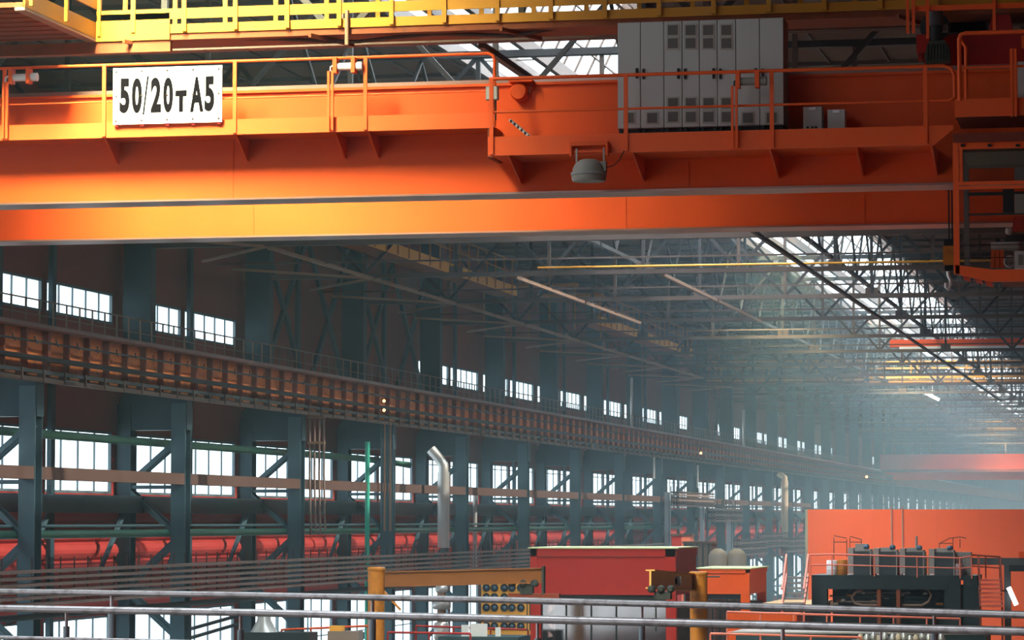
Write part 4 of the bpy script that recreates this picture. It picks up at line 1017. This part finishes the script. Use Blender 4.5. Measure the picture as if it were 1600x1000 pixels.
# yellow fan wall
xa, ya = fl(752, 98); xb, _ = fl(829, 98)
zt_ = dz(790, 911, 98)
t = thing('fan_wall', 'yellow panel with rows of round dark fans left of the red booth', 'fan panel', ((xa+xb)/2, ya, 0))
MB().box(xa, xb, ya, ya+0.4, 0, zt_).build('panel', YFAN, t)
for r_ in range(4):
    for c_ in range(5):
        cx = xa+(0.165, 0.42, 0.73, 0.97, 1.25)[c_]; cz = zt_-(0.14, 0.43, 0.75, 1.32)[r_]
        MB().lathe([(0.118, 0), (0.125, -0.03), (0.10, -0.035), (0.095, -0.01)], (cx, ya, cz), 'y', 18).build('fan_rim', DARK, t)
        MB().lathe([(0.055, -0.01), (0.03, -0.05)], (cx, ya, cz), 'y', 12).build('fan_hub', BLUEG, t)

# big orange screen
YSC = 150
a = atY(1262, 796, YSC); xb = 1.5
t = thing('sheet_screen', 'big bright orange sheet metal screen at lower right', 'screen', ((a.x+xb)/2, YSC, 0))
m = MB().box(a.x, xb, YSC, YSC+0.3, 0, a.z)
n = int((xb-a.x)/1.0)
for i in range(1, n): m.box(a.x+i-0.02, a.x+i+0.02, YSC-0.02, YSC, 0, a.z-0.02)
m.build('sheeting', ORB, t)
MB().box(a.x-0.12, a.x, YSC-0.05, YSC+0.4, 0, a.z).build('edge_post', FRM, t)
for px in (1393, 1410):
    x = atY(px, 830, YSC-0.1).x; MB().tube((x, YSC-0.12, a.z-3.2), (x, YSC-0.12, a.z+0.1), 0.035, 6).build('conduit', mat('conduit_rose', (0.50, 0.22, 0.18), 0.5), t)

# machine platform with radiator cabinets
DM = 95.0
def MP(px, py, d=DM): return atD(px, py, d)
YM = MP(1400, 900).y
def mx(px): return atY(px, 900, YM).x
def mz(py, px=1400): return atY(px, py, YM).z
t = thing('machine_platform', 'black-green steel machine frame carrying the grey radiator units', 'machine', (mx(1400), YM, 0))
zd = mz(899)
MB().box(mx(1268), mx(1526), YM, YM+2.6, zd-0.14, zd).build('deck', MACH, t)
m = MB(); m.box(mx(1290), mx(1480), YM-0.02, YM+0.5, zd-0.42, zd-0.14); m.bar((mx(1480), YM+0.2, zd-0.2), (mx(1496), YM+0.2, zd-0.8), 0.2, 0.2); m.build('front_beam', MACH, t)
for px0, px1 in ((1268, 1292), (1370, 1376), (1400, 1406), (1475, 1500), (1505, 1530)): MB().box(mx(px0), mx(px1), YM, YM+0.4, 0, zd-0.14).build('leg', MACH if px0 not in (1370, 1400) else BRUST, t)
MB().box(mx(1292), mx(1500), YM+1.6, YM+2.0, 0, zd-0.3).build('rear_housing', MACH, t)
pts = [MP(x, y) for x, y in ((1345, 922), (1335, 925), (1328, 934), (1333, 943), (1345, 946), (1375, 946))]
for q in pts: q.y = YM+0.3
MB().path(pts, 0.045, 8).build('bent_pipe', mat('brown_hydraulic_pipe', (0.30, 0.20, 0.15), 0.4), t)
pts = [MP(x, y) for x, y in ((1408, 946), (1440, 946), (1451, 940), (1455, 930), (1450, 921), (1435, 919))]
for q in pts: q.y = YM+0.3
MB().path(pts, 0.045, 8).build('bent_pipe', mat('brown_hydraulic_pipe', (0.30, 0.20, 0.15), 0.4), t)
for i, (px0, px1, py) in enumerate(((1296, 1372, 919), (1330, 1420, 927), (1300, 1450, 934), (1310, 1372, 941), (1410, 1450, 941))):
    MB().box(mx(px0), mx(px1), YM+0.5, YM+0.58, mz(py+1.2), mz(py-1.2)).build('hydraulic_line', FRM if i % 2 else TEAL, t)
for px, py in ((1350, 927), (1446, 928), (1318, 938)):
    a = atY(px, py, YM+0.4); MB().lathe([(0.03, 0.05), (0.07, 0.03), (0.08, -0.02)], a, 'z', 10).build('gauge', SILV, t)
random.seed(11)
for i in range(16):
    px = random.uniform(1296, 1468); py = random.uniform(917, 944)
    a = atY(px, py, YM+0.55); w_ = random.uniform(0.03, 0.12)
    MB().box(a.x-w_, a.x+w_, a.y, a.y+0.1, a.z-0.03, a.z+0.04).build('valve_block', (CREAM, SILV, OCH, TEALL, BRUST)[i % 5], t)
# radiator units
for i, (pa, pb, pt) in enumerate(((1332, 1358, 861.5), (1372, 1399, 862), (1413, 1441, 862.5), (1459, 1489, 863))):
    xa, xb = mx(pa), mx(pb); zt_ = mz(pt)
    u = thing('radiator_unit', 'grey framed radiator unit on the machine, %s' % ['leftmost of four', 'second from left', 'third from left, with upright pipe', 'rightmost of four'][i], 'radiator', ((xa+xb)/2, YM+0.6, zd), 'radiator units on the machine')
    MB().box(xa, xb, YM+0.3, YM+0.45, zd, zt_).build('core', RADI, u)
    m = MB(); m.box(xa-0.16, xa, YM+0.28, YM+1.2, zd+0.05, zt_+0.1); m.box(xb, xb+0.03, YM+0.28, YM+1.2, zd, zt_); m.box(xa, xb, YM+0.45, YM+1.2, zd, zt_+0.06); m.build('frame', FRM, u)
    MB().lathe([(0.03, -0.05), (0.09, -0.04), (0.09, 0.05), (0.04, 0.08)], (xb-0.12, YM+0.5, zt_+0.12), 'z', 12).build('motor', BLUEG, u)
    MB().box(xa+0.04, xb-0.1, YM+0.5, YM+0.9, zt_+0.06, zt_+(0.22 if i == 0 else 0.12)).build('fan_box', FRM, u)
    for o in (0.1, 0.17): MB().tube((xb+o, YM+0.4, zd), (xb+o, YM+0.4, zt_-0.1), 0.025, 6).build('pipe', RED if i < 2 else TRUSSP, u)
a = mx(1430); MB().tube((a, YM+0.6, mz(861)), (a, YM+0.6, mz(838)), 0.035, 8).build('vent_pipe', FRM, None, 'upright grey vent pipe on the third radiator unit', 'pipe')
for i, (pa, pb, pt, mt, lab) in enumerate(((1289, 1306, 876, WHITE, 'white round drum at the left end of the machine platform'), (1306, 1322, 875, OCH, 'ochre round drum beside the white drum'), (1488, 1504, 881, mat('pinkish_drum', (0.42, 0.28, 0.27), 0.5), 'pinkish grey drum at the right end of the platform'))):
    xa, xb = mx(pa), mx(pb); r = (xb-xa)/2; cx = (xa+xb)/2; zt_ = mz(pt); u = thing('drum', lab, 'drum', (cx, YM+0.4, zd))
    MB().lathe([(r*0.97, 0), (r, 0.02), (r, (zt_-zd)*0.95), (r*0.9, zt_-zd)], (cx, YM+0.45, zd), 'z', 20).build('shell', mt, u)
    for f_ in (0.33, 0.66): MB().lathe([(r, 0), (r*1.04, 0.01), (r*1.04, 0.03), (r, 0.04)], (cx, YM+0.45, zd+(zt_-zd)*f_), 'z', 20).build('rib', mt, u)
xa, xb = mx(1489), mx(1514)
u = thing('duct_box', 'grey sheet box behind the pinkish drum', 'box', ((xa+xb)/2, YM+1.2, zd))
m = MB().box(xa, xb, YM+0.9, YM+1.6, zd, mz(863)); m.build('casing', FRM, u)
for i in range(4): MB().box(xa+0.05+i*0.12, xa+0.08+i*0.12, YM+0.88, YM+0.9, zd, mz(864)).build('rib', CABD, u)
# antennae-like rods
for lab, rods in (('thin dark rod frame above the drums on the machine', (((1303, 840), (1303, 876)), ((1323, 843), (1323, 870)), ((1328, 840), (1328, 860)), ((1346, 843), (1346, 856)), ((1303, 847), (1323, 847)), ((1328, 847), (1346, 847)), ((1303, 837), (1323, 841)), ((1328, 838), (1346, 843)))),
                  ('thin dark rod frame above the rightmost radiator unit', (((1468, 848), (1468, 862)), ((1489, 841), (1489, 862)), ((1500, 842), (1500, 856)), ((1468, 849), (1488, 849)), ((1470, 848), (1484, 841)), ((1484, 841), (1500, 839)), ((1500, 839), (1510, 841))))):
    m = MB()
    for a, b in rods:
        A_, B_ = atY(*a, YM+0.7), atY(*b, YM+0.7); m.bar(A_, B_, 0.022)
    m.build('rod_frame', DARK, None, lab, 'rod frame')

def rail_run(name, lab, pts, top, mid, post_every, mt, r=0.025, cat='railing'):
    """pts: list of (x,y,zbase,ztop); posts along each leg"""
    t = thing(name, lab, cat, pts[0][:3])
    MB().path([(p[0], p[1], p[3]) for p in pts], r, 6).build('top_rail', mt, t)
    MB().path([(p[0], p[1], (p[2]+p[3])/2) for p in pts], r*0.8, 6).build('middle_rail', mt, t)
    for a, b in zip(pts, pts[1:]):
        L = math.hypot(b[0]-a[0], b[1]-a[1]); n = max(1, int(round(L/post_every)))
        for i in range(n+(b is pts[-1])):
            f = i/n; q = [a[j]+(b[j]-a[j])*f for j in range(4)]
            MB().tube((q[0], q[1], q[2]), (q[0], q[1], q[3]), r*0.9, 6).build('post', mt, t)
    return t
def PP(px, ytop, ybot, Y): a = atY(px, ytop, Y); b = atY(px, ybot, Y); return (a.x, Y, b.z, a.z)
rail_run('platform_railing', 'salmon railing around the front of the radiator platform', [PP(1266, 867, 899, YM), PP(1300, 866, 899, YM-0.01), PP(1500, 872, 904, YM-0.02), PP(1518, 869, 904, YM+0.0)], 0, 0, 1.3, PINK)
rail_run('platform_railing', 'dark red railing right of the radiator units', [PP(1518, 867, 902, YM+0.6), PP(1562, 870, 905, YM+0.6)], 0, 0, 0.45, DRED)
# stairs
def stair(lab, pa, pb, ytop, ybot, lean, mt, n, treadmt):
    t = thing('steel_stair', lab, 'stair', (mx(pa), YM-0.5, 0))
    for px in (pa, pb):
        a = MP(px+lean, ytop, DM); b = MP(px, ybot, DM-1.5)
        MB().bar(b, a, 0.05, 0.14).build('stringer', mt, t)
        MB().bar(b+Vector((0, 0, 0.5)), a+Vector((0, 0, 0.62)), 0.05, 0.05).build('handrail', mt, t)
        MB().bar(a, a+Vector((0, 0, 0.62)), 0.04).build('newel', mt, t)
        MB().bar((b.x, b.y, 0), b, 0.06).build('support_leg', mt, t)
    for i in range(n):
        f = (i+0.5)/n; A_ = MP(pa+lean*f, ybot+(ytop-ybot)*f, DM-1.5*(1-f)); B_ = MP(pb+lean*f, ybot+(ytop-ybot)*f, DM-1.5*(1-f))
        MB().bar(A_, B_, 0.28, 0.07).build('tread', treadmt, t)
stair('salmon framed steel stair at the left end of the machine platform', 1222, 1256, 899, 947, 7, PINK, 6, CABD)
stair('dark red steel stair with lit treads at the right of the machine', 1532, 1566, 903, 950, -3, DRED, 7, PINK)
m = MB(); a = atY(1562, 880, YM+1); 
t = thing('steel_portal', 'dark grey steel portal frame at the right edge beside the stair', 'frame', (a.x, YM+1, 0))
MB().box(mx(1566), mx(1576), YM+1, YM+1.3, 0, mz(883)).build('upright', mat('portal_slate', (0.10, 0.11, 0.11), 0.5), t)
MB().box(mx(1515), mx(1700), YM+1, YM+1.3, mz(883), mz(872)).build('crossbeam', mat('portal_slate', (0.10, 0.11, 0.11), 0.5), t)
MB().box(mx(1574), mx(1700), YM+0.95, YM+1.3, mz(893), mz(883)).build('lower_flange', DARK, t)
m = MB(); m.box(mx(1590), mx(1620), YM+0.9, YM+1.3, mz(872), mz(862)+0.0); m.build('orange_actuator', ORANGE, None, 'orange actuator box on the dark portal at the right edge', 'box')
a = MP(1576, 918); b = MP(1588, 945)
m = MB().tube(a, b, 0.07, 10); m.box(a.x-0.25, a.x+0.02, a.y-0.02, YM+1.02, a.z-0.12, a.z-0.08, 1); m.build('fluorescent_lamp', [WTUBE, DARK], None, 'bright white slanted lamp tube at the lower right', 'lamp')
# timber deck
zz = mz(926); 
t = thing('timber_deck', 'beige timber boards on the floor stack behind the salmon stair', 'deck', (mx(1220), YM+1, 0))
m = MB()
ya_, yb_ = atD(1200, 926, 112).y, atD(1200, 944, 97).y
za_ = dz(1200, 944, 99)
for i in range(8): m.box(atY(1196, 940, 97+0).x-0.5, atY(1258, 940, 97).x, yb_+i*1.0, yb_+i*1.0+0.94, za_-0.06, za_)
m.build('boards', WOOD, t); MB().box(atY(1196, 940, 97).x-0.4, atY(1256, 940, 97).x, yb_+0.1, yb_+7.8, 0, za_-0.06).build('base', DARK, t)
# drab tower and machines behind booths
def block(name, lab, cat, pa, pb, yt, d, mt, parts=0, dep=1.5):
    x0_, y0_ = fl(pa, d); x1_ = atY(pb, 900, y0_).x; z = zy(pa, yt, y0_)
    t = thing(name, lab, cat, ((x0_+x1_)/2, y0_, 0)); MB().box(x0_, x1_, y0_, y0_+dep, 0, z).build('body', mt, t)
    m = MB().box(x0_-0.05, x1_+0.05, y0_-0.05, y0_+dep+0.05, z, z+0.08); m.build('cap', TRUSS, t)
    for i in range(parts):
        xx = x0_+(x1_-x0_)*(i+0.5)/parts; MB().box(xx-0.03, xx+0.03, y0_-0.04, y0_, 0, z).build('rib', DARK, t)
    return t
block('steel_bunker', 'brown ribbed steel bunker standing behind the large red booth', 'bunker', 1068, 1112, 849, 130, mat('bunker_brown', (0.12, 0.09, 0.08), 0.6), 5)
for i, (pa, pb, yt, mt, lab) in enumerate(((1050, 1064, 837, RED, 'dark red small box behind the large booth, left one'), (1065, 1079, 837, PINK, 'salmon small box behind the large booth, right one'))):
    block('control_cubicle', lab, 'box', pa, pb, yt, 136+i*0.1, mt, 0, 1.0)
x_, y_ = fl(1122, 125)
t = thing('cream_tank', 'pair of cream ribbed tanks behind the smaller red booth', 'tank', (x_, y_, 0))
for o in (0, 0.75):
    MB().lathe([(0.38, 0), (0.38, dz(1122, 868, 125)), (0.30, dz(1122, 862, 125)), (0.12, dz(1122, 857, 125))], (x_+o, y_, 0), 'z', 18).build('vessel', mat('tank_cream', (0.35, 0.29, 0.23), 0.5), t)
# red floor railings and small equipment low in the frame
def rr(lab, px0, px1, y0_, y1_, d0, d1, hpx, step, mt=RED):
    A_ = atD(px0, y0_, d0); B_ = atD(px1, y1_, d1); h = 1.1
    rail_run('floor_railing', lab, [(A_.x, A_.y, A_.z-h, A_.z), (B_.x, B_.y, B_.z-h, B_.z)], 0, 0, step, mt, 0.03)
rr('orange-red railing sloping up at lower left of the left jib crane', 440, 575, 984, 978, 82, 84, 0, 1.1, ORANGE)
rr('red railing between the left jib crane and the fan wall', 606, 735, 988, 990, 84, 84, 0, 1.1)
rr('red railing in front of the yellow fan wall', 650, 825, 978, 984, 90, 90, 0, 1.1)
rr('salmon red railing below the machine, long run', 1136, 1500, 956, 967, 86, 86, 0, 0.9, PINK)
rr('lower red railing at the right, nearer the viewer', 1110, 1345, 990, 996, 80, 80, 0, 1.5, PINK)
x_, y_ = fl(1180, 92)
m = MB().box(x_-0.8, x_+1.2, y_, y_+1.2, 0, dz(1180, 958, 92)); m.build('red_machine_base', ORB, None, 'bright red machine base under the smaller booth', 'machine')
m = MB(); x_, y_ = fl(1290, 84); m.box(x_-2.4, x_+4.2, y_, y_+2, 0, dz(1290, 990, 84)); m.box(x_-2.5, x_+4.3, y_-0.05, y_+2.05, dz(1290, 990, 84), dz(1290, 987.5, 84), 1)
m.build('dark_machine_bed', [TEAL, FRM], None, 'dark teal machine bed at the bottom edge right of centre', 'machine')
random.seed(3)
for i in range(14):
    px = 1345+i*9.5+random.uniform(-2, 2); x_, y_ = fl(px, 83); zt_ = dz(px, 989+random.uniform(-2, 4), 83)
    m = MB().lathe([(0.07, 0), (0.11, 0.06), (0.08, 0.16), (0.04, 0.22)], (x_, y_, zt_-0.22), 'z', 10)
    m.build('steel_fitting', SILV if i % 3 else CREAM, None, 'pale metal fitting in the row at the bottom edge, %s from left' % ORD[i], 'fitting', 'pale metal fittings by the bottom edge')
x_, y_ = fl(1365, 82.5); MB().box(x_-0.6, x_+2.4, y_-0.1, y_+0.7, 0, dz(1400, 992, 83)-0.12).build('fitting_table', DARK, None, 'dark bench under the row of pale metal fittings', 'bench')
# grinder hood, boxes, blue rail at lower left
x_, y_ = fl(413, 82); zt_ = dz(413, 966, 82)
t = thing('exhaust_hood', 'pale conical exhaust hood on a dark machine at lower left', 'hood', (x_, y_, 0))
MB().lathe([(0.35, -0.35), (0.18, -0.05), (0.16, 0.15), (0.12, 0.22)], (x_, y_, zt_), 'z', 18).build('cone', SILV, t)
MB().box(x_-0.5, x_+1.3, y_-0.3, y_+0.5, 0, zt_-0.35).build('machine_body', MACH, t)
MB().path([(x_+0.2, y_+0.6, 0), (x_+0.2, y_+0.6, zt_+0.05), (x_+1.0, y_+0.6, zt_+0.05), (x_+1.05, y_+0.6, 0)], 0.02, 6).build('guard_rail', BLUE, t)
x_, y_ = fl(527, 80); zt_ = dz(527, 986, 80)
MB().box(x_-0.25, x_+0.55, y_, y_+0.5, 0, zt_).build('equipment_cabinet', mat('drab_carton', (0.25, 0.19, 0.17), 0.8), None, 'drab brown cabinet standing at lower left of the jib mast', 'cabinet')
m = MB().box(x_-0.2, x_+0.12, y_, y_+0.3, zt_, zt_+0.13); m.build('orange_crate', YFAN, None, 'small orange-yellow box on top of the drab cabinet', 'box')
for i, (px, yy, w_) in enumerate(((727, 982, 12), (748, 980, 26), (778, 986, 8))):
    x_, y_ = fl(px, 86); z = dz(px, yy, 86); MB().box(x_-w_*0.009, x_+w_*0.009, y_, y_+0.03, dz(735, 992, 87), z+0.10).build('paper_sheet', WHITE, None, 'white sheet fixed low by the fan wall, %s of three' % ['left', 'middle, widest', 'right'][i], 'sheet', 'white sheets by the fan wall')
x_, y_ = fl(735, 87); MB().box(x_-0.6, x_+1.6, y_-1.3, y_+0.4, 0, dz(735, 992, 87)).build('work_bench', TEAL, None, 'dark workbench behind the red railing left of the booth', 'bench')
x_, y_ = fl(690, 92); t = thing('extractor_drum', 'white ribbed extractor drum between the jib mast and fan wall', 'extractor', (x_, y_, 0))
for j, (ya_, yb_, w_) in enumerate(((915, 926, 20), (934, 952, 30), (972, 1000, 24))):
    za_, zb_ = dz(690, yb_, 92), dz(690, ya_, 92); r = w_*92/FPX/2
    MB().lathe([(r*0.8, za_-H*0), (r, za_+0.05), (r, zb_-0.05), (r*0.8, zb_)], (x_, y_, 0), 'z', 16).build('segment', SILV, t)
MB().tube((x_, y_, 0), (x_, y_, dz(690, 918, 92)), 0.13, 12).build('core_pipe', TRUSSP, t)
for i, (p0, p1) in enumerate((((300, 982), (372, 962)), ((300, 996), (372, 975)), ((628, 968), (664, 950)), ((12, 972), (48, 955)))):
    a = atX(p0[0], p0[1], -29.22); b = atX(p1[0], p1[1], -29.22)
    MB().tube(a, b, 0.06, 8).build('sloping_pipe', DARK, None, 'dark sloping pipe crossing a lower window, %s' % ['upper one left of the hood', 'lower one left of the hood', 'right of the left jib mast', 'at far left'][i], 'pipe')
# service pipes along the wall behind the handrails
pipe('grey_pipe', [(-27.0, 55, H-2.30), (-27.0, 130, H-2.30)], 0.08, TEALL, 'thick grey pipe just behind the foreground handrails at left')

# ------------------------------------------------------------------ foreground handrails of the viewing walkway
def pipe_rail(lab, pix, posts, pr, extra):
    t = thing('handrail', lab, 'handrail', tuple(atD(pix[0][0], pix[0][1]+60, pix[0][2])), 'foreground pipe handrails')
    pts = [atD(*q) for q in pix]
    z = sum(p.z for p in pts)/len(pts)
    MB().path(pts, pr, 14).build('top_rail', PIPE, t)
    low = [p-Vector((0, 0, extra)) for p in pts]
    MB().path(low, pr*0.55, 10).build('lower_rail', PIPE, t)
    def on(px):
        for a, b in zip(pix, pix[1:]):
            if a[0] <= px <= b[0]:
                f = (px-a[0])/(b[0]-a[0]); return atD(px, a[1]+(b[1]-a[1])*f, a[2]+(b[2]-a[2])*f)
    for px, wd in posts:
        p = on(px)
        MB().tube(p-Vector((0, 0, 1.1)), p-Vector((0, 0, 0.10)), wd, 12).build('post', POST, t)
        MB().tube(p-Vector((0, 0, 0.12)), p-Vector((0, 0, pr*0.5)), wd*0.5, 10).build('post_spigot', PIPE, t)
dn = lambda py: 0.53*FPX/(py-814)
def line(vals): return [(px, py, dn(py)) for px, py in vals]
near = line([(-40, 950, ), (400, 957.5), (800, 967), (1200, 976.5), (1640, 987.5)])
far = line([(-40, 923.5), (400, 930), (800, 938), (1200, 948), (1640, 962)])
pipe_rail('nearer grey pipe handrail crossing the bottom of the picture', near, [(104, 0.020), (376, 0.019), (840, 0.018), (1223, 0.022), (1376, 0.012)], 0.0215, 0.175)
pipe_rail('farther grey pipe handrail crossing the bottom of the picture', far, [(-20, 0.02), (175, 0.030), (582, 0.026), (1003, 0.020), (1460, 0.022)], 0.0215, 0.6)
a = atD(800, 1200, 17); 
m = MB(); q0, q1 = atD(-60, 923, 24), atD(1700, 962, 18.5); q2, q3 = atD(1700, 988, 15), atD(-60, 950, 19.4)
zf = H-1.65
m._add([(q.x, q.y, zf) for q in (q0, q1, q2, q3)]+[(q.x, q.y, zf-0.12) for q in (q0, q1, q2, q3)], [(0,1,2,3),(7,6,5,4),(0,4,5,1),(1,5,6,2),(2,6,7,3),(3,7,4,0)])
m.build('viewing_walkway', TRUSS, None, 'steel deck of the viewing walkway carrying the two foreground handrails', 'walkway')
